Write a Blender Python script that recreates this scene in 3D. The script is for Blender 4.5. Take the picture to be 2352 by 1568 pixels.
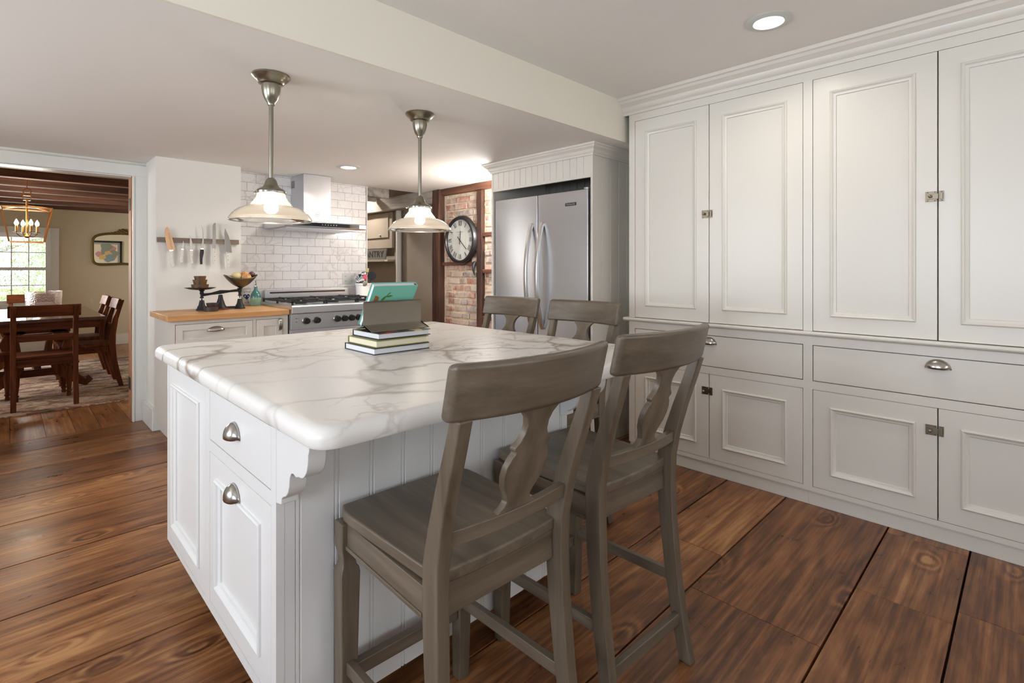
import bpy, bmesh, math, random
from mathutils import Vector, Matrix
random.seed(7)
PI=math.pi
for o in list(bpy.data.objects): bpy.data.objects.remove(o)
SC=bpy.context.scene; C=SC.collection

# ---------------------------------------------------------------- camera
cam=bpy.data.objects.new('camera',bpy.data.cameras.new('camera')); C.objects.link(cam)
cam.data.sensor_width=36; cam.data.lens=36*1179/2352
cam.data.shift_y=-(784-616)/2352
cam.data.clip_start=.02; cam.data.clip_end=200
cam.location=(0,0,1.24); cam.rotation_euler=(PI/2,0,-math.radians(44.58))
SC.camera=cam
# ---------------------------------------------------------------- colour management, sky, daylight
SC.view_settings.view_transform='Standard'; SC.view_settings.look='None'
SC.view_settings.gamma=1; SC.view_settings.use_curve_mapping=False
SC.view_settings.exposure=0.05
W=bpy.data.worlds.new('sky'); SC.world=W; W.use_nodes=True
bg=W.node_tree.nodes['Background']; bg.inputs[0].default_value=(.80,.90,1,1); bg.inputs[1].default_value=2.6
def area(name,loc,rot,sx,sy,power,col=(1,1,1),spread=180):
    l=bpy.data.lights.new(name,'AREA'); l.shape='RECTANGLE'; l.size=sx; l.size_y=sy
    l.energy=power; l.color=col; l.spread=math.radians(spread)
    o=bpy.data.objects.new(name,l); C.objects.link(o); o.location=loc; o.rotation_euler=rot; return o
R=math.radians
sun=bpy.data.lights.new('sun','SUN'); sun.energy=7; sun.angle=R(2); sun.color=(1,.95,.88)
so=bpy.data.objects.new('sun',sun); C.objects.link(so); so.rotation_euler=(R(50),0,R(200))
# daylight entering by the windows of the left wall (lamps stand just outside the panes); rear pair is added fill
area('daylight_left_near',(-2.32,.35,1.45),(0,R(-115),0),1.15,1.5,76,(.80,.87,1))
area('daylight_left_far',(-2.32,2.95,1.45),(0,R(-115),0),1.15,1.5,78,(.88,.93,1))
area('fill_rear_left',(-.6,-2.32,1.5),(R(126),0,0),1.5,1.15,17,(.96,.97,1))  # unseen fill added from behind, tilted up to brighten the upper ceiling
area('fill_rear_right',(1.7,-2.32,1.5),(R(126),0,0),1.5,1.15,18,(1,.97,.93))  # second added fill from behind, also aimed up at the ceiling
area('daylight_dining_side',(-1.93,7.6,1.4),(0,R(-90),0),1.2,1.6,230,(1,.97,.92))
area('daylight_dining_end',(-.13,10.75,1.35),(R(-90),0,0),1.0,1.0,60,(.95,1,.97))

# ---------------------------------------------------------------- mesh helpers
class MB:
    def __init__(s): s.v=[];s.f=[];s.r=[];s.cr=0.;s.w=False
    def add(s,vs,fs,r=None,M=None):
        n=len(s.v)
        for v in vs:
            v=Vector(v); s.v.append(M@v if M is not None else v)
        rr=s.cr if r is None else r
        for f in fs: s.f.append([i+n for i in f]); s.r.append(rr)
        return s
    def box(s,x0,x1,y0,y1,z0,z1,r=None,M=None):
        vs=[(x,y,z) for z in(z0,z1) for y in(y0,y1) for x in(x0,x1)]
        return s.add(vs,[(0,2,3,1),(4,5,7,6),(0,1,5,4),(2,6,7,3),(0,4,6,2),(1,3,7,5)],r,M)
    def lathe(s,prof,c=(0,0,0),n=24,r=None,M=None,sx=1,sy=1,cap=True):
        vs=[];fs=[];s.w=True
        for (rad,z) in prof:
            for i in range(n):
                a=2*PI*i/n; vs.append((c[0]+rad*sx*math.cos(a),c[1]+rad*sy*math.sin(a),c[2]+z))
        for k in range(len(prof)-1):
            for i in range(n):
                j=(i+1)%n; fs.append((k*n+i,k*n+j,(k+1)*n+j,(k+1)*n+i))
        if cap:
            if prof[0][0]>1e-6: fs.append(tuple(range(n)))
            if prof[-1][0]>1e-6: fs.append(tuple((len(prof)-1)*n+i for i in range(n)))
        return s.add(vs,fs,r,M)
    def cyl(s,a,b,r0,r1=None,n=16,r=None):
        a=Vector(a);b=Vector(b); d=b-a; r1=r0 if r1 is None else r1
        q=Vector((0,0,1)).rotation_difference(d.normalized()).to_matrix().to_4x4()
        return s.lathe([(r0,0),(r1,d.length)],n=n,r=r,M=Matrix.Translation(a)@q)
    def tube(s,pts,rad,n=10,r=None,close=False,sq=None):
        # sq=(w,h): rectangular section, w across, h along 'up'
        pts=[Vector(p) for p in pts]; N=len(pts); vs=[];fs=[]
        up=Vector((0,0,1)); prev=None; m=4 if sq else n
        for i,p in enumerate(pts):
            a=pts[(i-1)%N] if (close or i>0) else p; b=pts[(i+1)%N] if (close or i<N-1) else p
            t=(b-a).normalized()
            if prev is None:
                u=up if abs(t.dot(up))<.95 else Vector((0,1,0))
                x=t.cross(u).normalized()
            else: x=(prev-t*prev.dot(t)).normalized()
            y=x.cross(t).normalized(); prev=x
            rr=rad[i] if isinstance(rad,(list,tuple)) else rad
            if sq:
                w,h=(sq[i] if isinstance(sq[0],(list,tuple)) else sq)
                for (cx,cy) in((-1,-1),(1,-1),(1,1),(-1,1)): vs.append(p+x*cx*w/2+y*cy*h/2)
            else:
                for k in range(n):
                    an=2*PI*k/n; vs.append(p+x*math.cos(an)*rr+y*math.sin(an)*rr)
        for i in range(N if close else N-1):
            j=(i+1)%N
            for k in range(m):
                l=(k+1)%m; fs.append((i*m+k,i*m+l,j*m+l,j*m+k))
        if not close: fs.append(tuple(range(m))); fs.append(tuple((N-1)*m+k for k in range(m)))
        return s.add(vs,fs,r)
    def prism(s,poly,ax,a0,a1,r=None,M=None):
        # poly = 2D points; ax='x': (y,z) ; 'y': (x,z) ; 'z': (x,y)
        def P(p,a): return (a,p[0],p[1]) if ax=='x' else ((p[0],a,p[1]) if ax=='y' else (p[0],p[1],a))
        n=len(poly); vs=[P(p,a0) for p in poly]+[P(p,a1) for p in poly]
        fs=[(i,(i+1)%n,n+(i+1)%n,n+i) for i in range(n)]+[tuple(range(n)),tuple(range(n,2*n))]
        return s.add(vs,fs,r,M)
    def ball(s,c,rx,ry=None,rz=None,n=20,m=12,r=None,M=None):
        ry=rx if ry is None else ry; rz=rx if rz is None else rz
        s.w=True; prof=[(math.sin(PI*k/m),-math.cos(PI*k/m)) for k in range(m+1)]
        vs=[];fs=[]
        for (q,z) in prof:
            for i in range(n):
                a=2*PI*i/n; vs.append((c[0]+rx*q*math.cos(a),c[1]+ry*q*math.sin(a),c[2]+rz*z))
        for k in range(m):
            for i in range(n):
                j=(i+1)%n; fs.append((k*n+i,k*n+j,(k+1)*n+j,(k+1)*n+i))
        return s.add(vs,fs,r,M)
    def build(s,name,mat,parent=None,bevel=0,ang=35,solid=0,sub=0,seg=2,world=True,shift=None,flat=False,weld=True):
        if parent is not None and world:
            o=Vector((0,0,0)); p=parent
            while p is not None: o+=p.location; p=p.parent
            vs=[v-o for v in s.v]; loc=Vector((0,0,0))
        elif parent is None and shift:
            xs=[v.x for v in s.v];ys=[v.y for v in s.v];zs=[v.z for v in s.v]
            loc=Vector(((min(xs)+max(xs))/2,(min(ys)+max(ys))/2,min(zs))); vs=[v-loc for v in s.v]
        else: vs=s.v; loc=Vector((0,0,0))
        me=bpy.data.meshes.new(name); me.from_pydata([tuple(v) for v in vs],[],s.f)
        at=me.attributes.new('rnd','FLOAT','FACE'); at.data.foreach_set('value',s.r)
        bm=bmesh.new(); bm.from_mesh(me)
        if weld and s.w: bmesh.ops.remove_doubles(bm,verts=bm.verts,dist=1e-6)
        bmesh.ops.recalc_face_normals(bm,faces=bm.faces); bm.to_mesh(me); bm.free()
        if not flat:
            me.polygons.foreach_set('use_smooth',[True]*len(me.polygons)); me.set_sharp_from_angle(angle=R(ang))
        me.materials.append(mat)
        ob=bpy.data.objects.new(name,me); C.objects.link(ob); ob.location=loc
        if parent is not None: ob.parent=parent
        if solid:
            m=ob.modifiers.new('solid','SOLIDIFY'); m.thickness=solid; m.offset=0
        if bevel:
            m=ob.modifiers.new('bevel','BEVEL'); m.width=bevel; m.segments=seg; m.limit_method='ANGLE'; m.angle_limit=R(40); m.harden_normals=True
        if sub:
            m=ob.modifiers.new('sub','SUBSURF'); m.levels=sub; m.render_levels=sub
        return ob
def tag(o,label,cat,group=None,kind=None):
    o['label']=label; o['category']=cat
    if group: o['group']=group
    if kind: o['kind']=kind
    return o
def thing(name,loc,label,cat,group=None,rz=0):
    o=bpy.data.objects.new(name,None); C.objects.link(o); o.location=loc; o.rotation_euler=(0,0,rz)
    o.empty_display_size=.1
    return tag(o,label,cat,group)
def struct(name,mb,mat,**k):
    o=mb.build(name,mat,**k); o['kind']='structure'; return o
def copy_tree(o,parent=None):
    c=o.copy(); C.objects.link(c)
    if parent is not None: c.parent=parent
    for ch in list(o.children): copy_tree(ch,c)
    return c
def lerp(a,b,t): return a+(b-a)*t
def text_mesh(name,txt,size,mat,parent,M,extrude=.0008,font_scale=(1,1)):
    cu=bpy.data.curves.new(name,'FONT'); cu.body=txt; cu.size=size; cu.extrude=extrude; cu.align_x='CENTER'; cu.align_y='CENTER'; cu.offset=size*.02
    t=bpy.data.objects.new('tmp',cu); C.objects.link(t)
    dg=bpy.context.evaluated_depsgraph_get(); me=bpy.data.meshes.new_from_object(t.evaluated_get(dg))
    bpy.data.objects.remove(t); me.name=name
    me.transform(Matrix.Diagonal((font_scale[0],font_scale[1],1,1)))
    o=Vector((0,0,0)); p=parent
    while p is not None: o+=p.location; p=p.parent
    me.transform(Matrix.Translation(-o)@M); me.materials.clear(); me.materials.append(mat)
    ob=bpy.data.objects.new(name,me); C.objects.link(ob); ob.parent=parent; return ob

# ---------------------------------------------------------------- materials
def S(r,g,b):  # sRGB 0-255 -> linear
    f=lambda c:(c/255/12.92) if c/255<=.04045 else ((c/255+.055)/1.055)**2.4
    return (f(r),f(g),f(b),1)
class NT:
    def __init__(s,name):
        s.m=bpy.data.materials.new(name); s.m.use_nodes=True; s.t=s.m.node_tree; s.b=s.t.nodes['Principled BSDF']
    def n(s,ty,**k):
        nd=s.t.nodes.new(ty)
        for a,b in k.items():
            if a.startswith('i_'): nd.inputs[a[2:].replace('_',' ')].default_value=b
            else: setattr(nd,a,b)
        return nd
    def l(s,a,b): s.t.links.new(a,b)
    def math(s,op,a,b=None,c=None):
        nd=s.t.nodes.new('ShaderNodeMath'); nd.operation=op
        for i,x in enumerate((a,b,c)):
            if x is None: continue
            if isinstance(x,(int,float)): nd.inputs[i].default_value=x
            else: s.l(x,nd.inputs[i])
        return nd.outputs[0]
    def ramp(s,fac,stops,interp='LINEAR'):
        nd=s.t.nodes.new('ShaderNodeValToRGB'); cr=nd.color_ramp; cr.interpolation=interp
        while len(cr.elements)<len(stops): cr.elements.new(.5)
        for e,(p,c) in zip(cr.elements,stops): e.position=p; e.color=c if len(c)==4 else (*c,1)
        s.l(fac,nd.inputs[0]); return nd.outputs[0]
    def mix(s,f,a,b,mode='MIX'):
        nd=s.t.nodes.new('ShaderNodeMix'); nd.data_type='RGBA'; nd.blend_type=mode
        for i,x in((0,f),(6,a),(7,b)):
            if isinstance(x,(int,float)): nd.inputs[i].default_value=x
            elif isinstance(x,tuple): nd.inputs[i].default_value=x
            else: s.l(x,nd.inputs[i])
        return nd.outputs[2]
    def coords(s,scale=(1,1,1),rnd=0,rot=(0,0,0)):
        tc=s.n('ShaderNodeTexCoord'); mp=s.n('ShaderNodeMapping'); mp.inputs['Scale'].default_value=scale; mp.inputs['Rotation'].default_value=rot
        src=tc.outputs['Object']
        if rnd:
            at=s.n('ShaderNodeAttribute',attribute_name='rnd'); ml=s.math('MULTIPLY',at.outputs['Fac'],rnd)
            cb=s.n('ShaderNodeCombineXYZ'); s.l(ml,cb.inputs[0]); s.l(ml,cb.inputs[1]); s.l(ml,cb.inputs[2])
            ad=s.n('ShaderNodeVectorMath',operation='ADD'); s.l(src,ad.inputs[0]); s.l(cb.outputs[0],ad.inputs[1]); src=ad.outputs[0]
        s.l(src,mp.inputs[0]); return mp.outputs[0]
    def noise(s,vec,scale=5,detail=4,rough=.5,dist=0):
        nd=s.n('ShaderNodeTexNoise'); nd.inputs['Scale'].default_value=scale; nd.inputs['Detail'].default_value=detail
        nd.inputs['Roughness'].default_value=rough; nd.inputs['Distortion'].default_value=dist; s.l(vec,nd.inputs['Vector']); return nd.outputs['Fac']
    def bump(s,h,st=.2,dist=.002):
        b=s.n('ShaderNodeBump'); b.inputs['Strength'].default_value=st; b.inputs['Distance'].default_value=dist
        s.l(h,b.inputs['Height']); s.l(b.outputs[0],s.b.inputs['Normal'])
    def set(s,**k):
        for a,b in k.items():
            i=s.b.inputs[a.replace('_',' ')]
            if hasattr(b,'links') or isinstance(b,bpy.types.NodeSocket): s.l(b,i)
            else: i.default_value=b
        return s
def plain(name,col,rough=.5,metal=0,bump=0,bs=60,var=0,**k):
    t=NT(name); t.set(Base_Color=col,Roughness=rough,Metallic=metal,**k)
    if var or bump:
        f=t.noise(t.coords(),bs,3)
        if bump: t.bump(f,bump,.001)
        if var:
            g=t.noise(t.coords(),6,4)
            t.set(Base_Color=t.mix(g,tuple(c*(1-var) for c in col[:3])+(1,),tuple(min(1,c*(1+var)) for c in col[:3])+(1,)))
    return t.m
M={}
M['cab']=plain('cabinet_paint',S(222,217,207),.32,bump=.05,bs=90)
M['isl']=plain('island_paint',S(224,223,220),.33,bump=.05,bs=90)
M['trim']=plain('trim_paint',S(226,225,220),.35,bump=.05)
M['wall']=plain('wall_paint',S(226,224,217),.7,bump=.12,bs=220)
M['ceil']=plain('ceiling_paint',S(235,232,226),.75,bump=.25,bs=9)
M['beam']=plain('beam_paint',S(234,228,212),.7,bump=.12,bs=80)
M['dwall']=plain('dining_wall_paint',S(208,196,170),.8,bump=.1,bs=200)
M['taupe']=plain('taupe_paint',S(160,148,134),.6,bump=.15,var=.06)
M['gapdark']=plain('gap_shade_and_joint',S(40,38,36),.8)  # paints the shade in cabinet gaps and toe recess; also dark floor joints
M['black']=plain('black_plastic',S(22,22,24),.35)
M['iron']=plain('cast_iron',S(34,34,35),.5,.3,bump=.2,bs=200)
M['glossblack']=plain('black_glass',S(14,16,20),.06)
M['white_ceramic']=plain('white_ceramic',S(236,235,232),.15)
M['plastic_white']=plain('white_plastic',S(205,206,200),.4)
M['nickel']=plain('brushed_nickel',S(178,174,166),.24,1)
M['nickel_dark']=plain('aged_nickel',S(150,145,130),.30,1)
M['chrome']=plain('chrome',S(215,215,215),.12,1)
M['latch']=plain('dark_nickel_latch',S(124,114,98),.34,1)
M['brass']=plain('brass',S(190,130,70),.28,1)
M['bronze']=plain('bronze',S(70,50,36),.4,.8)
M['whitehandle']=plain('cream_handle',S(222,216,208),.35)
M['hdcover']=plain('mint_cover',S(118,190,168),.4)
M['page']=None
def steel(name,col=S(212,213,217),rough=.30,axis=2):
    t=NT(name); sc=[3,3,3]; sc[axis]=3; 
    for i in range(3):
        if i!=axis: sc[i]=260
    f=t.noise(t.coords(tuple(sc)),1,3)
    t.set(Base_Color=t.mix(f,tuple(c*.95 for c in col[:3])+(1,),col),Metallic=1.0,Roughness=rough); return t.m
M['steel']=steel('brushed_steel_horizontal',axis=1)
M['steelx']=steel('brushed_steel',axis=0)
M['steelz']=steel('brushed_steel_vertical',axis=2,rough=.3)
M['blade']=steel('knife_steel',S(165,160,156),.25,2)
M['pewter']=plain('pewter_sheet',S(150,142,130),.42,.85,var=.1)
def wood(name,c0,c1,c2,along=2,scale=1,rough=.4,fine=60,rnd=3.,spec=.5):
    t=NT(name); a=[fine*.5]*3; a[along]=fine*.035
    b=[7.]*3; b[along]=.9
    v1=t.coords(tuple(x*scale for x in a),rnd); v2=t.coords(tuple(x*scale for x in b),rnd)
    n1=t.noise(v1,1,5,.65); n2=t.noise(v2,1,3,.5,1.)
    f=t.math('ADD',t.math('MULTIPLY',n1,.55),t.math('MULTIPLY',n2,.45))
    t.set(Base_Color=t.ramp(f,[(.32,c0),(.5,c1),(.68,c2)]),Roughness=rough); t.bump(n1,.12,.001)
    t.b.inputs['Specular IOR Level'].default_value=spec
    return t.m
for ax,nm in((0,'x'),(1,'y'),(2,'z')):
    M['stool'+nm]=wood('grey_brown_wood_'+nm,S(76,65,52),S(101,89,74),S(122,109,93),ax,rough=.38)
    M['dine'+nm]=wood('dark_cherry_wood_'+nm,S(50,24,14),S(94,50,29),S(128,72,42),ax,rough=.5,spec=.08)
M['butcher']=wood('butcher_block_maple',S(178,124,72),S(204,152,96),S(222,176,122),0,rough=.4,fine=50)
M['rustic']=wood('rustic_beam_wood',S(30,19,14),S(62,38,28),S(104,64,42),2,rough=.65,fine=60)
M['rusticx']=wood('rustic_joist_wood',S(48,28,18),S(92,58,40),S(128,84,58),0,rough=.7,fine=50)
M['rusticy']=wood('rustic_plate_wood',S(52,32,22),S(98,60,42),S(136,92,68),1,rough=.65,fine=60)
M['jambw']=wood('bare_jamb_wood',S(110,68,42),S(158,104,68),S(186,134,92),2,rough=.6)
M['whitewash']=wood('whitewashed_timber',S(128,118,108),S(182,174,164),S(214,208,200),1,rough=.7,fine=40)
M['rackwood']=wood('walnut_rack_wood',S(84,72,60),S(124,108,92),S(150,132,112),0,rough=.4)

def floor_mat(name,cols,ax,knots=True,rough=.28,gs=1.):
    t=NT(name)
    tc=t.n('ShaderNodeTexCoord'); at=t.n('ShaderNodeAttribute',attribute_name='rnd')
    sp=t.n('ShaderNodeSeparateXYZ'); t.l(tc.outputs['Object'],sp.inputs[0])
    L=sp.outputs[0 if ax==0 else 1]; Wd=sp.outputs[1 if ax==0 else 0]
    off=t.math('MULTIPLY',at.outputs['Fac'],37.)
    u=t.math('ADD',L,off); v=t.math('ADD',Wd,t.math('MULTIPLY',off,.77))
    def vec(a,b): 
        c=t.n('ShaderNodeCombineXYZ'); t.l(t.math('MULTIPLY',u,a),c.inputs[0]); t.l(t.math('MULTIPLY',v,b),c.inputs[1]); return c.outputs[0]
    # knots
    vo=t.n('ShaderNodeTexVoronoi',voronoi_dimensions='2D'); vo.inputs['Scale'].default_value=1; t.l(vec(1.15,2.2),vo.inputs['Vector'])
    kd=vo.outputs['Distance']
    fall=t.math('POWER',2.718,t.math('MULTIPLY',t.math('MULTIPLY',kd,kd),-95.))
    w=t.noise(vec(.9,4.5),1,3,.5,.6)
    g=t.math('ADD',t.math('ADD',t.math('MULTIPLY',v,26*gs),t.math('MULTIPLY',w,13.)),t.math('MULTIPLY',fall,6. if knots else 0))
    s1=t.math('MULTIPLY_ADD',t.math('SINE',t.math('MULTIPLY',g,2.4)),.5,.5)
    n1=t.noise(vec(2.2,60),1,5,.6); n2=t.noise(vec(.8,3.2),1,4,.55,.4); n3=t.noise(vec(5,14),1,4,.6,.5)
    f=t.math('ADD',t.math('ADD',t.math('MULTIPLY',s1,t.math('MULTIPLY_ADD',fall,.12,.05)),t.math('MULTIPLY',n1,.40)),t.math('ADD',t.math('MULTIPLY',n2,.34),t.math('MULTIPLY',n3,.22)))
    f=t.math('ADD',t.math('MULTIPLY_ADD',f,1.45,-.235),t.math('MULTIPLY_ADD',at.outputs['Fac'],.12,-.06))
    col=t.ramp(f,cols)
    if knots:
        core=t.ramp(kd,[(.0,(.45,.45,.45,1)),(.026,(.4,.4,.4,1)),(.040,(1,1,1,1)),(.052,(.9,.9,.9,1)),(.075,(0,0,0,1))])
        gate=t.ramp(t.noise(vec(.35,.5),1,0),[(.47,(0,0,0,1)),(.50,(1,1,1,1))])
        k=t.math('MULTIPLY',core,gate); col=t.mix(t.math('MULTIPLY',k,.75),col,S(62,28,14))
    # dark worn smudges
    sm=t.ramp(t.noise(vec(2.6,9),1,5,.7),[(.58,(0,0,0,1)),(.72,(1,1,1,1))]); col=t.mix(t.math('MULTIPLY',sm,.45),col,S(58,34,20))
    t.set(Base_Color=col,Roughness=t.math('MULTIPLY_ADD',n3,.22,rough-.08)); t.bump(t.math('ADD',n1,t.math('MULTIPLY',s1,.3)),.10,.001)
    t.b.inputs['Specular IOR Level'].default_value=.4
    return t.m
M['floor']=floor_mat('wide_pine_floor',[(.28,S(62,37,22)),(.42,S(104,64,38)),(.55,S(138,90,54)),(.72,S(178,130,84))],0)
M['dfloor']=floor_mat('dining_floor',[(.30,S(96,58,32)),(.45,S(140,92,56)),(.56,S(166,112,70)),(.70,S(196,144,98))],1)

def marble_mat(name,base,vein,sc=1.,amt=.75,rnd=0,rough=.12,two=True):
    t=NT(name); v=t.coords((1,1,1),rnd)
    def warp(vv,s,a,d=4):
        nz=t.n('ShaderNodeTexNoise'); nz.inputs['Scale'].default_value=s; nz.inputs['Detail'].default_value=d; t.l(vv,nz.inputs['Vector'])
        sb=t.n('ShaderNodeVectorMath',operation='SUBTRACT'); t.l(nz.outputs['Color'],sb.inputs[0]); sb.inputs[1].default_value=(.5,.5,.5)
        ml=t.n('ShaderNodeVectorMath',operation='SCALE'); t.l(sb.outputs[0],ml.inputs[0]); ml.inputs['Scale'].default_value=a
        ad=t.n('ShaderNodeVectorMath',operation='ADD'); t.l(vv,ad.inputs[0]); t.l(ml.outputs[0],ad.inputs[1]); return ad.outputs[0]
    def veins(s,a,wd,ws):
        vv=warp(v,ws,a); vo=t.n('ShaderNodeTexVoronoi',feature='DISTANCE_TO_EDGE'); vo.inputs['Scale'].default_value=s
        mp=t.n('ShaderNodeMapping'); mp.inputs['Rotation'].default_value=(0,0,.5); mp.inputs['Scale'].default_value=(1,1.7,1); t.l(vv,mp.inputs[0]); t.l(mp.outputs[0],vo.inputs['Vector'])
        return t.ramp(vo.outputs['Distance'],[(0,(1,1,1,1)),(wd*.35,(.6,.6,.6,1)),(wd,(0,0,0,1))])
    m1=t.ramp(t.noise(v,1.7*sc,3),[(.42,(.15,.15,.15,1)),(.62,(1,1,1,1))])
    m2=t.ramp(t.noise(v,3.1*sc,3),[(.47,(0,0,0,1)),(.60,(1,1,1,1))])
    a=t.math('MULTIPLY',veins(3.0*sc,.33/sc,.060,3.4*sc),m1)
    b=t.math('MULTIPLY',veins(7.5*sc,.20/sc,.05,7*sc),t.math('MULTIPLY',m2,.55))
    cl=t.math('MULTIPLY',t.ramp(t.noise(warp(v,2*sc,.4/sc),2.2*sc,4),[(.5,(0,0,0,1)),(.72,(1,1,1,1))]),.18)
    f=t.math('MINIMUM',t.math('ADD',t.math('MAXIMUM',a,b) if two else a,cl),1.)
    t.set(Base_Color=t.mix(t.math('MULTIPLY',f,amt),base,vein),Roughness=rough); return t.m
M['marble']=marble_mat('calacatta_marble',S(227,223,217),S(128,110,92),.72,.9,rough=.36)
M['tile']=marble_mat('marble_tile_glaze',S(236,235,235),S(168,160,154),2.2,.42,rnd=40,rough=.12,two=False)
M['grout']=plain('grout',S(158,152,150),.9)

def brick_mat():
    t=NT('old_brick'); at=t.n('ShaderNodeAttribute',attribute_name='rnd')
    base=t.ramp(at.outputs['Fac'],[(0,S(158,104,84)),(.16,S(184,120,94)),(.32,S(176,152,140)),(.5,S(196,146,122)),(.64,S(140,130,130)),(.76,S(206,182,164)),(.9,S(190,132,110))],'CONSTANT')
    v=t.coords((1,1,1),5); n=t.noise(v,38,5,.65); w=t.ramp(t.noise(v,11,5,.7),[(.38,(0,0,0,1)),(.60,(1,1,1,1))])
    col=t.mix(t.math('MULTIPLY',w,.75),base,S(222,210,196)); col=t.mix(t.math('MULTIPLY',n,.5),col,S(120,80,62))
    t.set(Base_Color=col,Roughness=.85); t.bump(n,.6,.006); return t.m
M['brick']=brick_mat()
def mortar_mat():
    t=NT('lime_mortar'); v=t.coords(); n=t.noise(v,30,5,.7)
    t.set(Base_Color=t.ramp(n,[(.3,S(190,160,130)),(.6,S(222,206,180))]),Roughness=.95); t.bump(n,.8,.01); return t.m
M['mortar']=mortar_mat()
def rug_mat():
    t=NT('woven_rug'); a=t.noise(t.coords((2.0,6,1)),1,4,.6,1.2); b=t.noise(t.coords((7,16,1)),1,3,.6,.6)
    f=t.math('MULTIPLY_ADD',t.math('ADD',t.math('MULTIPLY',a,.65),t.math('MULTIPLY',b,.35)),1.5,-.24)
    col=t.ramp(f,[(.34,S(74,58,50)),(.42,S(128,110,90)),(.46,S(150,84,72)),(.51,S(196,180,150)),(.56,S(166,106,92)),(.62,S(206,194,166)),(.7,S(110,96,84))])
    t.set(Base_Color=col,Roughness=.95); t.bump(t.noise(t.coords(),180,2),.5,.004); return t.m
M['rug']=rug_mat()
def glass_mat(name,col=(1,1,1,1),rough=.0,trans=.9,gl=.12,bumpy=0,emis=0):
    t=NT(name); out=t.t.nodes['Material Output']
    tr=t.n('ShaderNodeBsdfTransparent'); tr.inputs[0].default_value=col
    gs=t.n('ShaderNodeBsdfGlossy'); gs.inputs['Roughness'].default_value=max(rough,.02); gs.inputs[0].default_value=(1,1,1,1)
    fr=t.n('ShaderNodeFresnel'); fr.inputs[0].default_value=1.5
    mx=t.n('ShaderNodeMixShader'); t.l(t.math('MINIMUM',t.math('ADD',fr.outputs[0],gl),1.),mx.inputs[0]); t.l(tr.outputs[0],mx.inputs[1]); t.l(gs.outputs[0],mx.inputs[2])
    if bumpy:
        vo=t.n('ShaderNodeTexVoronoi'); vo.inputs['Scale'].default_value=bumpy; t.l(t.coords(),vo.inputs['Vector'])
        bp=t.n('ShaderNodeBump'); bp.inputs['Strength'].default_value=.5; bp.inputs['Distance'].default_value=.01; t.l(vo.outputs['Distance'],bp.inputs['Height'])
        t.l(bp.outputs[0],gs.inputs['Normal'])
    t.l(mx.outputs[0],out.inputs[0]); t.t.nodes.remove(t.b); return t.m
M['pane']=glass_mat('window_pane',gl=0)
M['bowlglass']=glass_mat('hammered_glass',(.90,.83,.81,1),.25,gl=.16,bumpy=90)
def shade_mat():
    # ribbed prismatic glass: part clear, part scattering, lit by the bulb inside
    t=NT('ribbed_glass'); out=t.t.nodes['Material Output']
    tr=t.n('ShaderNodeBsdfTransparent'); tr.inputs[0].default_value=(.97,.95,.91,1)
    tl=t.n('ShaderNodeBsdfTranslucent'); tl.inputs[0].default_value=(1,.97,.92,1)
    gs=t.n('ShaderNodeBsdfGlossy'); gs.inputs['Roughness'].default_value=.12
    m1=t.n('ShaderNodeMixShader'); m1.inputs[0].default_value=.36; t.l(tr.outputs[0],m1.inputs[1]); t.l(tl.outputs[0],m1.inputs[2])
    fr=t.n('ShaderNodeFresnel'); fr.inputs[0].default_value=1.5
    m2=t.n('ShaderNodeMixShader'); t.l(t.math('ADD',fr.outputs[0],.09),m2.inputs[0]); t.l(m1.outputs[0],m2.inputs[1]); t.l(gs.outputs[0],m2.inputs[2])
    t.l(m2.outputs[0],out.inputs[0]); t.t.nodes.remove(t.b); return t.m
M['shade']=shade_mat()
def emit(name,col,st):
    t=NT(name); t.set(Base_Color=(1,1,1,1)); t.b.inputs['Emission Color'].default_value=col; t.b.inputs['Emission Strength'].default_value=st; return t.m
M['bulb']=emit('lit_bulb',(1,.88,.70,1),11)
M['downlight']=emit('lit_lens',(1,.95,.88,1),9)
M['candle']=emit('candle_bulb',(1,.85,.62,1),22)
def pages(name,col):
    t=NT(name); n=t.noise(t.coords((3,3,900)),1,2); t.set(Base_Color=t.mix(n,tuple(c*.86 for c in col[:3])+(1,),col),Roughness=.8); return t.m
M['page']=pages('page_edges_white',S(226,226,228)); M['pagecream']=pages('page_edges_cream',S(232,224,196))
M['coverdark']=plain('dark_cover',S(46,50,58),.35)
M['covergreen']=plain('olive_cover',S(118,120,52),.4)
def foodcover():
    t=NT('printed_cover'); vo=t.n('ShaderNodeTexVoronoi'); vo.inputs['Scale'].default_value=28; t.l(t.coords(),vo.inputs['Vector'])
    h=t.n('ShaderNodeSeparateColor'); t.l(vo.outputs['Color'],h.inputs[0])
    col=t.ramp(h.outputs[0],[(0,S(40,42,44)),(.35,S(44,46,48)),(.5,S(190,90,60)),(.62,S(214,190,120)),(.74,S(96,110,60)),(.85,S(224,214,190)),(.95,S(150,40,36))],'CONSTANT')
    m=t.ramp(t.noise(t.coords(),9,1),[(.44,(0,0,0,1)),(.5,(1,1,1,1))]); t.set(Base_Color=t.mix(m,S(38,40,44),col),Roughness=.3); return t.m
M['foodcover']=foodcover()
M['rust']=NT('rusty_tin').m
def rust():
    t=NT('rusty_tin_plate'); n=t.noise(t.coords(),22,5,.7); t.set(Base_Color=t.ramp(n,[(.35,S(74,58,46)),(.5,S(120,98,76)),(.62,S(140,88,52)),(.7,S(150,136,116))]),Metallic=.5,Roughness=.5); return t.m
M['rust']=rust()
M['tinpan']=plain('tarnished_pan',S(112,104,84),.38,.85,var=.2)
M['weight']=plain('dark_weight_iron',S(72,58,56),.5,.4,var=.15)
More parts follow.
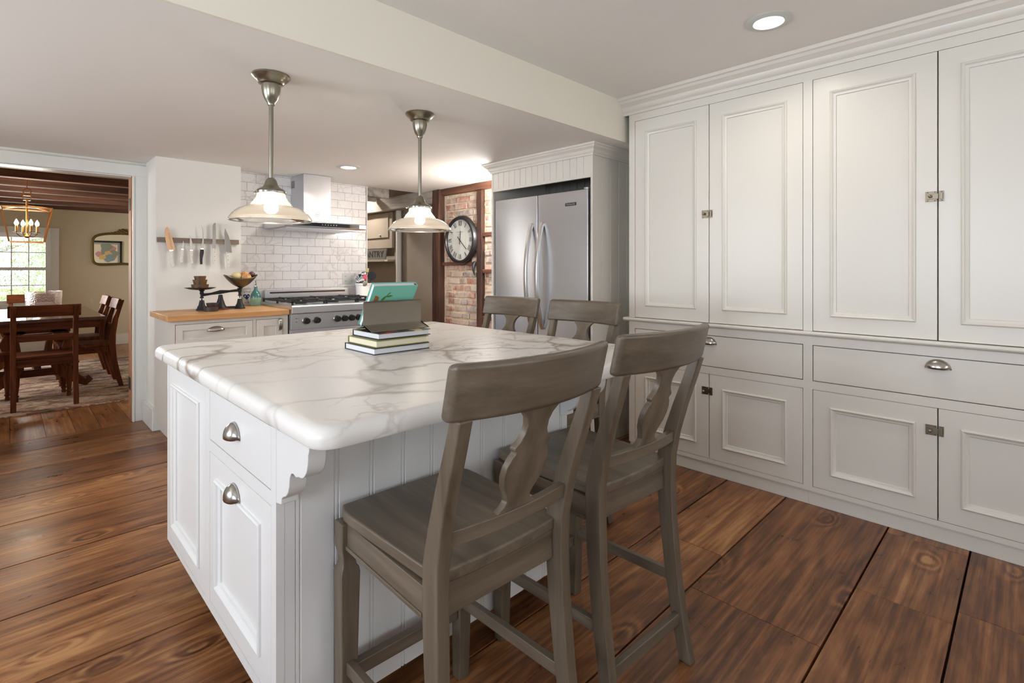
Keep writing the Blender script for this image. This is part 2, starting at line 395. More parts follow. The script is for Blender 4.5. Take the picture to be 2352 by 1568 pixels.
def onion():
    t=NT('onion_skin'); n=t.noise(t.coords((60,60,3)),1,3); m=t.noise(t.coords(),12,3); f=t.math('ADD',t.math('MULTIPLY',n,.5),t.math('MULTIPLY',m,.5))
    t.set(Base_Color=t.ramp(f,[(.35,S(186,118,62)),(.5,S(216,164,104)),(.65,S(228,200,150))]),Roughness=.3); return t.m
M['onion']=onion(); M['onionp']=plain('pale_onion_skin',S(216,196,146),.35,var=.1); M['oniond']=plain('dark_onion_skin',S(92,56,46),.35,var=.2)
M['jar']=plain('stoneware_glaze',S(196,192,186),.25,var=.05); M['cobalt']=plain('cobalt_glaze',S(44,58,104),.15)
M['teal']=plain('teal_glaze',S(66,116,112),.14,var=.15); M['sage']=plain('sage_glaze',S(120,150,128),.15,var=.1)
M['red']=plain('red_enamel',S(150,36,40),.3); M['pink']=plain('pink_silicone',S(214,84,106),.4); M['maroon']=plain('maroon_handle',S(104,36,48),.35)
M['woodlt']=plain('light_wood',S(196,180,140),.5); M['leafg']=plain('printed_leaf',S(84,120,52),.5); M['printbrown']=plain('printed_brown',S(150,96,48),.5)
M['signgrey']=plain('slate_grey_sign',S(106,104,98),.7,var=.15); M['signink']=plain('dark_sign_ink',S(48,46,44),.7)
M['clockface']=wood('bleached_dial',S(166,166,158),S(192,192,184),S(206,206,200),2,rough=.5,fine=30); M['ink']=plain('dial_ink',S(60,62,62),.6)
M['mirror']=plain('mirror_glass',(.9,.9,.9,1),.01,1); M['gilt']=plain('antique_gilt',S(126,104,64),.42,.7,bump=.5,bs=60)
M['mapbase']=plain('map_paper',S(214,200,172),.7); M['mat']=plain('grey_mount',S(150,146,134),.8)
M['mp']=plain('map_pink',S(186,128,128),.7); M['mg']=plain('map_green',S(128,134,116),.7); M['my']=plain('map_ochre',S(196,160,96),.7); M['mb']=plain('map_blue',S(120,134,140),.7)
def leaf_mat(name,c0,c1):
    t=NT(name); n=t.noise(t.coords(),1.2,3); t.set(Base_Color=t.mix(n,c0,c1),Roughness=.6,Transmission_Weight=0.)
    t.b.inputs['Subsurface Weight'].default_value=0; return t.m
M['leaf']=leaf_mat('spring_leaves',S(150,176,104),S(222,232,186)); M['leaf2']=leaf_mat('dark_leaves',S(110,136,84),S(190,206,150))
M['bark']=plain('bark',S(150,140,130),.9,bump=.6,bs=20); M['grass']=plain('lawn',S(130,150,84),.9,var=.2)

# ---------------------------------------------------------------- shell
ZL=2.10; ZH=2.375       # lower and upper ceiling
YD=5.12                 # doorway wall
seams=[-2.2,-1.75,-1.35,-.95,-.6,-.2,.192,.486,.939,1.259,1.66,2.095,2.549,2.987,3.481,3.888,4.355,4.79,5.085]
fl=MB(); g=.0035
def plank(x0,x1,y0,y1,r):
    fl.box(x0+.001,x1-.001,y0+g,y1-g,-.03,0,r=r)
for i in range(len(seams)-1):
    y0,y1=seams[i],seams[i+1]
    cuts={7:[1.90],6:[2.35,2.95],8:[2.20],5:[2.45],9:[],10:[2.2]}.get(i,[ ])
    xs=[-2.2]+cuts+[3.62]
    for a,b in zip(xs,xs[1:]): plank(a,b,y0,y1,random.random())
y=5.085
while y<8: 
    plank(2.5,3.62,y,y+.33,random.random()); y+=.33
struct('floor',fl,M['floor'],bevel=.0015)
sub=MB(); sub.box(-2.3,3.7,-2.3,8,-.1,-.034); struct('floor_subfloor',sub,M['gapdark'])
df=MB(); x=-1.9
while x<2.5:
    w=random.choice([.15,.17,.19]); yy=5.087
    y1=5.62+random.uniform(-.1,.1)
    while yy<10.6:
        df.box(x+.0012,x+w-.0012,yy,min(y1,10.6)-.0015,-.03,0,r=random.random()); yy=y1; y1+=random.uniform(.9,2.0)
    x+=w
struct('floor_dining',df,M['dfloor'])
sub=MB(); sub.box(-2,2.6,5.087,10.7,-.1,-.031); struct('floor_dining_subfloor',sub,M['gapdark'])
c=MB(); c.box(-2.3,3.7,1.97,4.93,ZL,ZL+.6); struct('ceiling_lower',c,M['ceil'])
c=MB(); c.box(-2.3,.86,4.93,YD+.1,ZL,ZL+.6); c.box(.86,2.76,4.95,5.2,ZL,ZL+.6); struct('ceiling_lower_rear',c,M['ceil'])
c=MB(); c.box(-2.3,3.7,-2.3,1.955,ZH,ZH+.3); struct('ceiling_upper',c,M['ceil'])
c=MB(); c.box(-2.3,3.7,1.955,1.97,ZL,ZH+.3); struct('trim_ceiling_drop',c,M['beam'])
c=MB(); c.box(2.65,3.7,4.93,8,2.32,2.5); struct('ceiling_hall',c,M['taupe'])
def wall_open(name,ax,a,t,u0,u1,z0,z1,opens,mat):
    # wall in plane ax=a..a+t, spanning u0..u1, with rectangular openings (ua,ub,za,zb)
    mb=MB()
    def bx(ua,ub,za,zb):
        if ub-ua<1e-4 or zb-za<1e-4: return
        if ax=='x': mb.box(a,a+t,ua,ub,za,zb)
        else: mb.box(ua,ub,a,a+t,za,zb)
    cur=u0
    for (ua,ub,za,zb) in sorted(opens):
        bx(cur,ua,z0,z1); bx(ua,ub,z0,za); bx(ua,ub,zb,z1); cur=ub
    bx(cur,u1,z0,z1); return struct(name,mb,mat)
wall_open('wall_left','x',-2.3,.12,-2.3,YD,0,2.7,[(-.4,1.1,.87,2.03),(2.2,3.7,.87,2.03)],M['wall'])
wall_open('wall_rear','y',-2.3,.12,-2.18,3.7,0,2.7,[(-1.35,.15,.92,2.08),(.95,2.45,.92,2.08)],M['wall'])
wall_open('wall_doorway','y',YD,.07,-2.18,.83,0,2.7,[(-.42,.727,0,1.985)],M['wall'])
wall_open('wall_dining_near','y',YD+.07,.06,-1.9,2.6,0,2.3,[(-.42,.727,0,1.985)],M['dwall'])
wall_open('wall_dining_left','x',-1.96,.1,5.25,10.6,0,2.3,[(6.8,8.4,.8,2.0)],M['dwall'])
wall_open('wall_dining_far','y',10.5,.14,-1.9,2.6,0,2.3,[(-.745,.485,.70,1.76)],M['dwall'])
w=MB(); w.box(2.5,2.6,5.25,10.5,0,2.3); struct('wall_dining_right',w,M['dwall'])
w=MB(); w.box(3.56,3.7,-2.18,3.3,0,2.7); w.box(3.02,3.56,-2.18,-.235,0,2.7); struct('wall_right',w,M['wall'])
# chimney breast with the knife rack
w=MB(); w.box(.817,1.42,4.72,YD+.02,0,ZL); w.box(1.4201,2.699,4.926,YD+.02,0,ZL); struct('wall_range',w,M['wall'])
# dining ceiling boards and joists
c=MB(); c.box(-1.9,2.6,5.25,10.6,2.34,2.4); struct('ceiling_dining',c,M['rusticx'])
for k,yy in enumerate([5.62,6.35,7.02,7.70,8.30,9.0,9.68,10.3]):
    b=MB(); b.box(-1.86,2.5,yy,yy+.10,2.135,2.34,r=random.random())
    o=b.build('ceiling_joist',M['rusticx'],bevel=.006,shift=True); tag(o,['nearest dark timber joist to the doorway opening','second dark timber joist from the doorway','third dark timber joist from the doorway','dark timber joist just beyond the lantern','fifth dark timber joist from the doorway','sixth dark timber joist from the doorway','seventh dark timber joist from the doorway','dark timber joist against the far dining wall'][k],'joist','timber joists of the dining room ceiling')
# door casing and jambs
d=MB(); d.box(.727,.822,YD-.022,YD,0,2.075); d.box(-.51,-.42,YD-.022,YD,0,2.075); d.box(-.51,.822,YD-.024,YD,1.985,2.075)
d.box(.727,.739,YD-.03,YD-.022,0,1.985); d.box(-.432,-.42,YD-.03,YD-.022,0,1.985)
struct('trim_doorway',d,M['trim'],bevel=.003)
d=MB(); d.box(.721,.727,YD+.012,YD+.13,0,1.985); d.box(-.42,-.414,YD+.012,YD+.13,0,1.985); struct('door_1',d,M['jambw'],bevel=.002)
d=MB(); d.box(-.414,.721,YD,YD+.13,1.978,1.985); struct('trim_door_head',d,M['trim'])
for z in(.30,1.76):
    h=MB(); h.box(.7185,.721,YD+.03,YD+.12,z-.05,z+.05); o=h.build('hinge_leaf',M['iron'],shift=True)
    tag(o,'dark iron hinge leaf low on the bare wood door jamb' if z<1 else 'dark iron hinge leaf high on the bare wood door jamb','hinge','hinge leaves on the doorway jamb')
def baseb(name,segs,h=.15,t=.025):
    mb=MB()
    for (x0,x1,y0,y1) in segs: mb.box(x0,x1,y0,y1,0,h)
    struct(name,mb,M['trim'],bevel=.005)
baseb('baseboard_chimney',[(.79,.85,4.69,5.09),(.85,.87,4.69,4.7195)],.165)
baseb('baseboard_left',[(-2.18,-2.155,-2.18,5.12)]); baseb('baseboard_doorway',[(-2.155,-.52,YD-.025,YD)])
baseb('baseboard_rear',[(-2.155,3.0,-2.18,-2.155)]); baseb('baseboard_dining_far',[(-1.86,2.5,10.475,10.5)],.17)
baseb('baseboard_dining_right',[(2.475,2.5,5.25,10.475)],.17)
# windows of the kitchen (behind and beside the camera) and of the dining room
def window(n,ax,a,u0,u1,z0,z1,cas,cols,rows,inn,depth=.1,sill=True):
    """ax plane, a = inner wall face, inn=+1/-1 direction into the room"""
    def bx(mb,ua,ub,va,vb,za,zb):
        va,vb=a+inn*va,a+inn*vb; lo,hi=min(va,vb),max(va,vb)
        if ax=='x': mb.box(lo,hi,ua,ub,za,zb)
        else: mb.box(ua,ub,lo,hi,za,zb)
    f=MB(); bx(f,u0-cas,u0,0,.025,z0-.02,z1+cas); bx(f,u1,u1+cas,0,.025,z0-.02,z1+cas); bx(f,u0,u1,0,.025,z1,z1+cas)
    bx(f,u0-cas-.03,u1+cas+.03,0,.06,z0-.045,z0-.005)
    bx(f,u0,u0+.02,-depth,0,z0,z1); bx(f,u1-.02,u1,-depth,0,z0,z1); bx(f,u0+.02,u1-.02,-depth,-.001,z1-.02,z1); bx(f,u0+.02,u1-.02,-depth,-.001,z0,z0+.02)
    F=struct('window_%d'%n,f,M['trim'],bevel=.003)
    zm=(z0+z1)/2; s=MB(); 
    for (za,zb,off) in((z0+.02,zm+.02,-.045),(zm-.02,z1-.02,-.08)):
        ua,ub=u0+.02,u1-.02; e=off+.03
        bx(s,ua,ua+.04,off,e,za,zb); bx(s,ub-.04,ub,off,e,za,zb); bx(s,ua+.04,ub-.04,off,e,za,za+.045); bx(s,ua+.04,ub-.04,off,e,zb-.04,zb)
        for i in range(1,cols): u=lerp(ua+.04,ub-.04,i/cols); bx(s,u-.007,u+.007,off+.004,e-.004,za+.045,zb-.04)
        for j in range(1,rows): z=lerp(za+.045,zb-.04,j/rows); bx(s,ua+.04,ub-.04,off+.006,e-.006,z-.007,z+.007)
    s.build('window_sash',M['trim'],F); p=MB()
    bx(p,u0+.03,u1-.03,-.032,-.031,z0+.03,zm); bx(p,u0+.03,u1-.03,-.066,-.065,zm,z1-.03); p.build('window_pane',M['pane'],F)
    return F
window(1,'x',-2.18,-.4,1.1,.87,2.03,.10,3,2,1); window(2,'x',-2.18,2.2,3.7,.87,2.03,.10,3,2,1)
window(3,'y',-2.18,-1.35,.15,.92,2.08,.10,3,2,1); window(4,'y',-2.18,.95,2.45,.92,2.08,.10,3,2,1)
window(5,'y',10.5,-.745,.485,.70,1.76,.095,6,2,-1,depth=.12); window(6,'x',-1.86,6.8,8.4,.8,2.0,.11,6,2,1)

# ---------------------------------------------------------------- range wall tiles
t=MB(); X0,X1=1.42,2.70; pz=.0795; pxx=.1545; zt=ZL; r=0
zrow=.915+.006
rows=[]; z=1.531-pz*8
while z<ZL-.01: rows.append(z); z+=pz
for i,z in enumerate(rows):
    x=X0 if i%2==0 else X0-pxx/2; x+=.03
    while x<X1:
        a=max(x,X0)+.0012; b=min(x+pxx,X1-.008)-.0012; zz=min(z+pz,ZL)-.0012
        if b-a>.01 and zz-z>.01: t.box(a,b,4.914,4.925,z+.0012,zz,r=random.random())
        x+=pxx
T=struct('wall_tiles',t,M['tile'],bevel=.0012,seg=1)
t=MB(); t.box(X0,X1-.002,4.9165,4.926,.88,ZL); struct('wall_tile_grout',t,M['grout'])
t=MB(); t.box(2.6925,2.703,4.905,5.14,0,ZL); struct('trim_tile_edge',t,M['trim'],bevel=.002)

# ---------------------------------------------------------------- timber frame brick wall
bw=MB(); bw.box(3.43,3.56,3.43,4.56,0,2.03); bw.box(3.43,3.56,3.180,3.43,0,2.03); struct('wall_brick_mortar',bw,M['mortar'])
bk=MB(); z=.02; row=0
rails=[(3.95,4.54,1.27,1.305),(3.18,3.87,1.56,1.60),(3.18,3.87,1.19,1.23),(3.95,4.54,.60,.65),(3.18,3.87,.72,.76)]
while z<1.98:
    h=random.uniform(.066,.078)
    for (ya,yb) in((3.18,3.865),(3.955,4.50)):
        y=ya+random.uniform(-.12,0)
        while y<yb-.02:
            L=random.choice([.12,.20,.21,.19,.11]); a=max(y,ya)+.008; b=min(y+L,yb)-.008
            if b-a>.03:
                pr=random.uniform(.004,.022); j=lambda s=.007:random.uniform(-s,s); dz=h-.019
                vs=[]
                for (xx,k) in((3.44,0),(3.43-pr,1)):
                    for (yy,zz) in((a,z),(b,z),(b,z+dz),(a,z+dz)):
                        vs.append((xx+(j(.004) if k else 0),yy+j(),zz+j(.004)))
                bk.add(vs,[(0,1,2,3),(4,5,6,7),(0,1,5,4),(1,2,6,5),(2,3,7,6),(3,0,4,7)],r=random.random())
            y+=L
    z+=h
struct('wall_brick',bk,M['brick'],bevel=.011,seg=3)
def timber(name,box,mat,label,bev=.006):
    mb=MB(); x0,x1,y0,y1,z0,z1=box; ax=[x1-x0,y1-y0,z1-z0].index(max(x1-x0,y1-y0,z1-z0)); n=14
    # slightly wavy hewn faces
    vs=[];fs=[]
    for i in range(n+1):
        f=i/n; j=lambda:random.uniform(-.004,.004)
        if ax==2: ring=[(x0+j(),y0+j()),(x1,y0+j()),(x1,y1+j()),(x0+j(),y1+j())]; vs+=[(a,b,lerp(z0,z1,f)) for a,b in ring]
        elif ax==1: ring=[(x0+j(),z0+j()),(x1,z0+j()),(x1,z1),(x0+j(),z1)]; vs+=[(a,lerp(y0,y1,f),b) for a,b in ring]
        else: ring=[(y0+j(),z0+j()),(y1+j(),z0+j()),(y1,z1),(y0+j(),z1)]; vs+=[(lerp(x0,x1,f),a,b) for a,b in ring]
    for i in range(n):
        for k in range(4): l=(k+1)%4; fs.append((4*i+k,4*i+l,4*i+4+l,4*i+4+k))
    fs+= [(0,1,2,3),(4*n,4*n+1,4*n+2,4*n+3)]
    mb.add(vs,fs,r=random.random()); o=mb.build(name,mat,bevel=bev,shift=True); return tag(o,label,'timber')
timber('timber_post',(3.35,3.50,4.535,4.66,0,ZL),M['rustic'],'dark hewn corner post left of the brick wall')
timber('timber_stud',(3.385,3.47,3.87,3.95,0,2.03),M['rustic'],'reddish brown vertical stud dividing the brick wall right of the clock')
timber('timber_plate',(3.375,3.55,3.18,4.535,2.031,ZL),M['rusticy'],'long brown timber along the top of the brick wall')
for (ya,yb,za,zb),lb in zip(rails,['short brown rail crossing the brick behind the clock','short brown rail in the narrow brick bay, upper of three by the fridge','short brown rail in the narrow brick bay, middle of three by the fridge','short brown rail low in the wide brick bay','short brown rail in the narrow brick bay, lowest of three by the fridge']):
    timber('timber_rail',(3.395,3.46,ya,yb,za,zb),M['rusticy'],lb,.004)
# hall beyond the range wall
w=MB(); w.box(3.56,3.7,3.3,8,0,2.5); w.box(2.6,3.7,8,8.1,0,2.5); w.box(2.6,2.7,5.25,8,0,2.5); struct('wall_hall',w,M['taupe'])
timber('header_beam',(3.40,3.56,4.66,7.2,1.965,2.13),M['whitewash'],'rough whitewashed beam running over the pantry nook',.012)
timber('ceiling_board',(2.78,3.2,5.3,5.36,2.06,2.18),M['whitewash'],'larger white board end jutting out above the pantry sign',.004)
timber('ceiling_board',(2.78,3.38,5.9,5.95,2.095,2.15),M['whitewash'],'smaller white board end under the larger one above the pantry sign',.004)
p=MB(); p.cyl((3.52,5.60,0),(3.52,5.60,1.965),.036,n=20); struct('trim_hall_pipe',p,M['trim'])
p=MB(); p.box(3.535,3.56,5.64,5.725,0,1.965); struct('trim_hall_1',p,M['taupe'],bevel=.003)
pc=thing('pantry_cupboard',(3.48,6.5,1.36),'small taupe painted cupboard above the pantry shelf','cupboard')
m=MB(); m.box(3.50,3.559,5.73,7.0,1.50,1.96); m.build('cabinet_body',M['taupe'],pc,bevel=.003)
m=MB(); m.box(3.485,3.4985,5.80,6.40,1.636,1.94); dr=m.build('door',M['taupe'],pc,bevel=.003)
m=MB(); m.ball((3.475,5.98,1.665),.012); m.cyl((3.484,5.98,1.665),(3.475,5.98,1.665),.006); m.build('knob',M['nickel_dark'],dr)
m=MB(); m.box(3.44,3.56,5.73,7.0,1.325,1.352); sh=m.build('pantry_shelf',M['taupe'],bevel=.002,shift=True); tag(sh,'narrow taupe shelf that carries the pantry sign','shelf')
m=MB(); m.box(3.430,3.4398,5.735,5.79,1.325,1.350); tag(m.build('shelf_tag',M['plastic_white'],shift=True),'small white tag on the front edge of the pantry shelf','tag')
sg=thing('pantry_sign',(3.46,6.2,1.354),'grey trapezoid sign reading PANTRY standing on the shelf','sign')
m=MB(); m.prism([(5.82,1.3535),(6.36,1.3535),(6.39,1.49),(5.785,1.49)],'x',3.455,3.47); m.build('board',M['signgrey'],sg,bevel=.002)
RX=Matrix(((0,0,-1,0),(-1,0,0,0),(0,1,0,0),(0,0,0,1)))   # text in the plane x=const, read from -x
text_mesh('lettering','PANTRY',.11,M['signink'],sg,Matrix.Translation((3.4535,6.125,1.422))@RX,font_scale=(1.30,1.0))
vc=thing('upright_vacuum',(3.3,5.05,0),'black appliance with a round top standing behind the island','appliance')
m=MB(); m.lathe([(.10,0),(.11,.03),(.09,.25),(.06,.5),(.055,.66)],(3.3,5.05,.0)); m.build('body',M['black'],vc)
m=MB(); m.cyl((3.24,5.05,.70),(3.30,5.05,.70),.075,n=24); m.cyl((3.235,5.05,.70),(3.24,5.05,.70),.045,n=24); m.build('head',M['black'],vc,bevel=.006)
m=MB(); m.box(3.25,3.27,5.13,5.15,.64,.70); m.build('yellow_tab',M['my'],vc)

# wall clock
ck=thing('wall_clock',(3.36,4.185,1.54),'large round black wall clock with roman numerals on the brick wall','clock')
cy,cz,cr=4.185,1.535,.255
Mx=Matrix.Translation((3.40,cy,cz))@Matrix.Rotation(-PI/2,4,'Y')
m=MB(); m.lathe([(.0,0),(cr*.93,0),(cr,.012),(cr*.99,.035),(cr*.93,.055),(cr*.86,.058),(cr*.83,.045),(cr*.83,.03),(0,.03)],n=64,M=Mx); m.build('case',plain('clock_black',S(28,28,30),.32),ck)
m=MB(); m.lathe([(0,.031),(cr*.825,.031),(cr*.825,.033),(0,.033)],n=64,M=Mx); fc=m.build('dial',M['clockface'],ck)
m=MB(); XF=3.40-.0345
nums=['XII','I','II','III','IIII','V','VI','VII','VIII','IX','X','XI']
def stroke(mb,p,q,w,x=XF):
    # p,q in dial plane (right,up); viewer looks along +x so right = -y
    p=Vector(p);q=Vector(q); d=(q-p).normalized(); n=Vector((-d.y,d.x))*w/2
    c=[p+n,q+n,q-n,p-n]; vs=[(x,cy-a.x,cz+a.y) for a in c]+[(x-.0008,cy-a.x,cz+a.y) for a in c]
    mb.add(vs,[(0,1,2,3),(4,5,6,7),(0,1,5,4),(1,2,6,5),(2,3,7,6),(3,0,4,7)])
for i,s in enumerate(nums):
    m=MB(); a=i*PI/6; u=Vector((math.sin(a),math.cos(a))); v=Vector((u.y,-u.x))
    ws={'I':.014,'V':.030,'X':.028}; tot=sum(ws[ch] for ch in s); x=-tot/2
    H0,H1=.148,.200
    for ch in s:
        w=ws[ch]; c=x+w/2; P=lambda dx,h: tuple(u*h+v*(c+dx))
        if ch=='I': stroke(m,P(0,H0),P(0,H1),.006)
        elif ch=='V': stroke(m,P(0,H0),P(-.010,H1),.007); stroke(m,P(0,H0),P(.010,H1),.003)
        else: stroke(m,P(.010,H0),P(-.010,H1),.007); stroke(m,P(-.010,H0),P(.010,H1),.003)
        x+=w
    m.build('numeral',M['ink'],fc)
m=MB(); 
for k in range(9): stroke(m,(-.05+k*.0115,.078),(-.05+k*.0115,.087),.003)
for k in range(4): stroke(m,(-.018+k*.0115,.055),(-.018+k*.0115,.062),.003)
m.build('dial_marks',M['mat'],fc)
m=MB(); a=R(5); stroke(m,(-.045*math.sin(a),-.045*math.cos(a)),(.095*math.sin(a),.095*math.cos(a)),.009,XF-.004); m.build('hour_hand',M['black'],ck)
m=MB(); a=R(133); stroke(m,(-.05*math.sin(a),-.05*math.cos(a)),(.145*math.sin(a),.145*math.cos(a)),.008,XF-.007); m.ball((XF-.009,cy,cz),.006); m.build('minute_hand',M['black'],ck)
# iron hook below the clock
m=MB(); m.tube([(3.40,3.985,1.30),(3.37,3.975,1.27),(3.36,3.965,1.22),(3.37,3.96,1.17)],[.02,.018,.012,.004]); tag(m.build('iron_hook',M['iron'],shift=True),'dark iron hook on the brick below the right side of the clock','hook')

# ---------------------------------------------------------------- panelled doors etc.
def panel_door(mb,ax,a,inn,u0,u1,z0,z1,inset,t=.028,mould=True,shaker=False):
    """door front at plane a, facing direction inn along ax; nested rectangles give mitred moulding"""
    if shaker: prof=[(0,-t),(0,0),(inset,0),(inset+.001,-.007)]
    elif mould: prof=[(0,-t),(0,0),(inset,0),(inset+.001,.006),(inset+.006,.0092),(inset+.011,.006),(inset+.014,.0),(inset+.020,-.003),(inset+.026,-.0045),(inset+.028,-.010)]
    else: prof=[(0,-t),(0,0)]
    vs=[]
    for (i,d) in prof:
        for (u,z) in((u0+i,z0+i),(u1-i,z0+i),(u1-i,z1-i),(u0+i,z1-i)):
            w=a+inn*d; vs.append((w,u,z) if ax=='x' else (u,w,z))
    n=len(prof); fs=[(0,1,2,3)]
    for k in range(n-1):
        for j in range(4): l=(j+1)%4; fs.append((4*k+j,4*k+l,4*k+4+l,4*k+4+j))
    fs.append(tuple(4*(n-1)+j for j in range(4))); mb.add(vs,fs); return mb
def cup_pull(parent,ax,a,inn,u,z,w=.094,h=.043,d=.028,mat=None):
    mb=MB(); vs=[];fs=[]; n=16;m=7
    for i in range(m+1):
        ph=i/m*PI/2            # 0 = wall rim, pi/2 = bottom lip... sweep of the quarter dome
        for k in range(n+1):
            th=PI*k/n
            uu=u+w/2*math.cos(th)*(math.cos(ph)*.25+.75 if i<m else .75)
            dz=h*math.sin(th)*math.cos(ph)*1.0; dd=d*math.sin(ph)*(math.sin(th)**.6 if math.sin(th)>0 else 0)
            q=a+inn*(dd+.001); vs.append((q,uu,z-h*.45+dz) if ax=='x' else (uu,q,z-h*.45+dz))
    for i in range(m):
        for k in range(n): A=i*(n+1)+k; fs.append((A,A+1,A+n+2,A+n+1))
    mb.add(vs,fs)
    o=mb.build('cup_handle',mat or M['nickel'],parent,solid=.0018,ang=60,weld=False)
    # thin wall flange
    return o
def latch(parent,a,y,z):
    mb=MB()
    mb.box(a-.003,a,y+.004,y+.044,z-.023,z+.023); mb.box(a-.003,a,y-.021,y-.004,z-.023,z+.023)
    mb.box(a-.009,a-.003,y-.002,y+.038,z-.012,z+.012); mb.box(a-.010,a-.003,y-.018,y-.008,z-.014,z+.014)
    for yy in (y+.010,y+.036,y-.014):
        for zz in(-.019,.019): mb.ball((a-.003,yy,z+zz),.0024,n=8,m=5)
    o=mb.build('cupboard_latch',M['latch'],parent,bevel=.0008)
    mb=MB(); mb.cyl((a-.011,y+.026,z),(a-.018,y+.026,z),.004,n=12); mb.ball((a-.021,y+.026,z),.0075,n=14,m=8); mb.build('latch_knob',M['nickel_dark'],o)
XC=3.0; G=.0035
def unit_upper(y1,y0,label,sl,sr):   # y1 far (left in view), y0 near
    t=thing('wall_cupboard',(3.25,(y0+y1)/2,.911),label,'cupboard')
    m=MB(); m.box(3.05,3.55,y0+.002,y1-.002,.912,2.372); m.build('cabinet_body',M['gapdark'],t)
    m=MB(); yl,yr=y1-sl,y0+sr
    m.box(XC,XC+.05,yl,y1,.912,2.372); m.box(XC,XC+.05,y0,yr,.912,2.372); m.box(XC,XC+.05,yr,yl,2.223,2.372)
    m.build('face_frame',M['cab'],t)
    if y1>1.5:
        m=MB(); m.box(XC+.05,3.555,y1-.002,y1,.912,2.09); m.build('end_panel',M['cab'],t)
    ym=(yl+yr)/2
    for a,b in((ym,yl),(yr,ym)):
        m=MB(); panel_door(m,'x',XC,-1,a+G/2*1.2,b-G/2*1.2,.914,2.2215,.077); d=m.build('door',M['cab'],t,bevel=.0012,seg=1)
        if a==ym: latch(d,XC,ym,1.566)
    return t
def unit_lower(y1,y0,label,sl,sr):
    t=thing('base_cupboard',(3.25,(y0+y1)/2,0),label,'cupboard')
    m=MB(); m.box(3.05,3.55,y0+.002,y1-.002,.08,.885); m.box(3.031,3.55,y0+.002,y1-.002,.0,.08); m.build('cabinet_body',M['gapdark'],t)
    yl,yr=y1-sl,y0+sr; m=MB()
    m.box(XC,XC+.05,yl,y1,.075,.886); m.box(XC,XC+.05,y0,yr,.075,.886)
    for za,zb in((.840,.886),(.608,.651),(.075,.100)): m.box(XC,XC+.05,yr,yl,za,zb)
    m.build('face_frame',M['cab'],t)
    if y1>1.5:
        m=MB(); m.box(XC+.05,3.555,y1-.002,y1,.0,.885); m.build('end_panel',M['cab'],t)
    m=MB(); m.box(XC+.012,XC+.03,y0,y1,0,.075); m.build('toe_board',M['cab'],t,bevel=.002)
    ym=(yl+yr)/2
    m=MB(); panel_door(m,'x',XC,-1,yr+G,yl-G,.651+G,.840-G,0,mould=False); d=m.build('drawer',M['cab'],t,bevel=.0012,seg=1)
    cup_pull(d,'x',XC,-1,ym,.805)
    for a,b in((ym,yl),(yr,ym)):
        m=MB(); panel_door(m,'x',XC,-1,a+G/2*1.2,b-G/2*1.2,.1015,.606,.077); d=m.build('door',M['cab'],t,bevel=.0012,seg=1)
        if a==ym: latch(d,XC,ym,.505)
    return t
unit_upper(1.916,.830,'tall white two-door wall cupboard at the fridge end above the ledge',.044,.022)
unit_upper(.830,-.232,'tall white two-door wall cupboard nearest the camera above the ledge',.022,.027)
unit_lower(1.916,.830,'white base cupboard with drawer at the fridge end behind the stools',.044,.022)
unit_lower(.830,-.232,'white base cupboard with wide drawer nearest the camera',.022,.027)
m=MB(); prof=[(3.03,.8865),(2.985,.8865),(2.982,.890),(2.975,.892),(2.970,.897),(2.970,.905),(2.975,.911),(3.03,.911)]
m.prism([(a,b) for a,b in prof],'y',-.232,1.945); tag(m.build('cupboard_ledge',M['cab'],shift=True,ang=50),'rounded white ledge running between upper and lower cupboards','ledge')
def crown(mb,pts,z,ax):
    pass
cp=[(0,-.105),(.012,-.105),(.014,-.088),(.022,-.082),(.030,-.070),(.034,-.055),(.044,-.046),(.060,-.036),(.068,-.022),(.080,-.018),(.082,0),(0,0)]
m=MB(); m.prism([(XC-a,ZH+b) for a,b in cp],'y',-.232,1.954); struct('trim_crown_cupboard',m,M['cab'],ang=25)

# ---------------------------------------------------------------- fridge and its surround
XF2=2.88; FY0,FY1=2.130,3.165
en=thing('fridge_surround',(3.2,2.65,0),'white beadboard surround built around the steel fridge','surround')
def beadboard(mb,ax,a,inn,u0,u1,z0,z1,pitch,start=None,depth=.004,gw=.005,t=.012,double=False):
    """sheet with vertical grooves; front face at plane a facing inn"""
    pts=[(u0,0)]; u=u0+(pitch if start is None else start)
    while u<u1-gw*2:
        if double: pts+=[(u-gw*1.6,0),(u-gw*1.1,-depth),(u-gw*.55,-.0004),(u+gw*.55,-.0004),(u+gw*1.1,-depth),(u+gw*1.6,0)]
        else: pts+=[(u-gw/2,0),(u-gw*.25,-depth),(u+gw*.25,-depth),(u+gw/2,0)]
        u+=pitch
    pts.append((u1,0)); pts+=[(u1,-t),(u0,-t)]
    if ax=='x': mb.prism([(a+inn*d,u) for u,d in pts],'z',z0,z1)
    else: mb.prism([(u,a+inn*d) for u,d in pts],'z',z0,z1)
m=MB(); m.box(XF2,XF2+.02,FY0,FY0+.018,0,2.07); m.box(XF2,XF2+.02,FY1-.018,FY1,0,2.07); m.box(XF2,XF2+.02,FY0+.018,FY1-.018,1.872,1.892)
m.build('face_frame',M['cab'],en,bevel=.001)
m=MB(); beadboard(m,'x',XF2+.004,-1,FY0+.018,FY1-.018,1.892,2.07,.0625,gw=.006); m.build('top_panel',M['cab'],en,ang=20)
m=MB(); beadboard(m,'y',FY0+.001,-1,XF2+.02,3.56,0,2.07,.105,gw=.006,start=.09); m.build('right_side_panel',M['cab'],en,ang=20)
m=MB(); beadboard(m,'y',FY1-.001,1,XF2+.02,3.529,0,2.07,.105,gw=.006,start=.09); m.build('left_side_panel',M['cab'],en,ang=20)
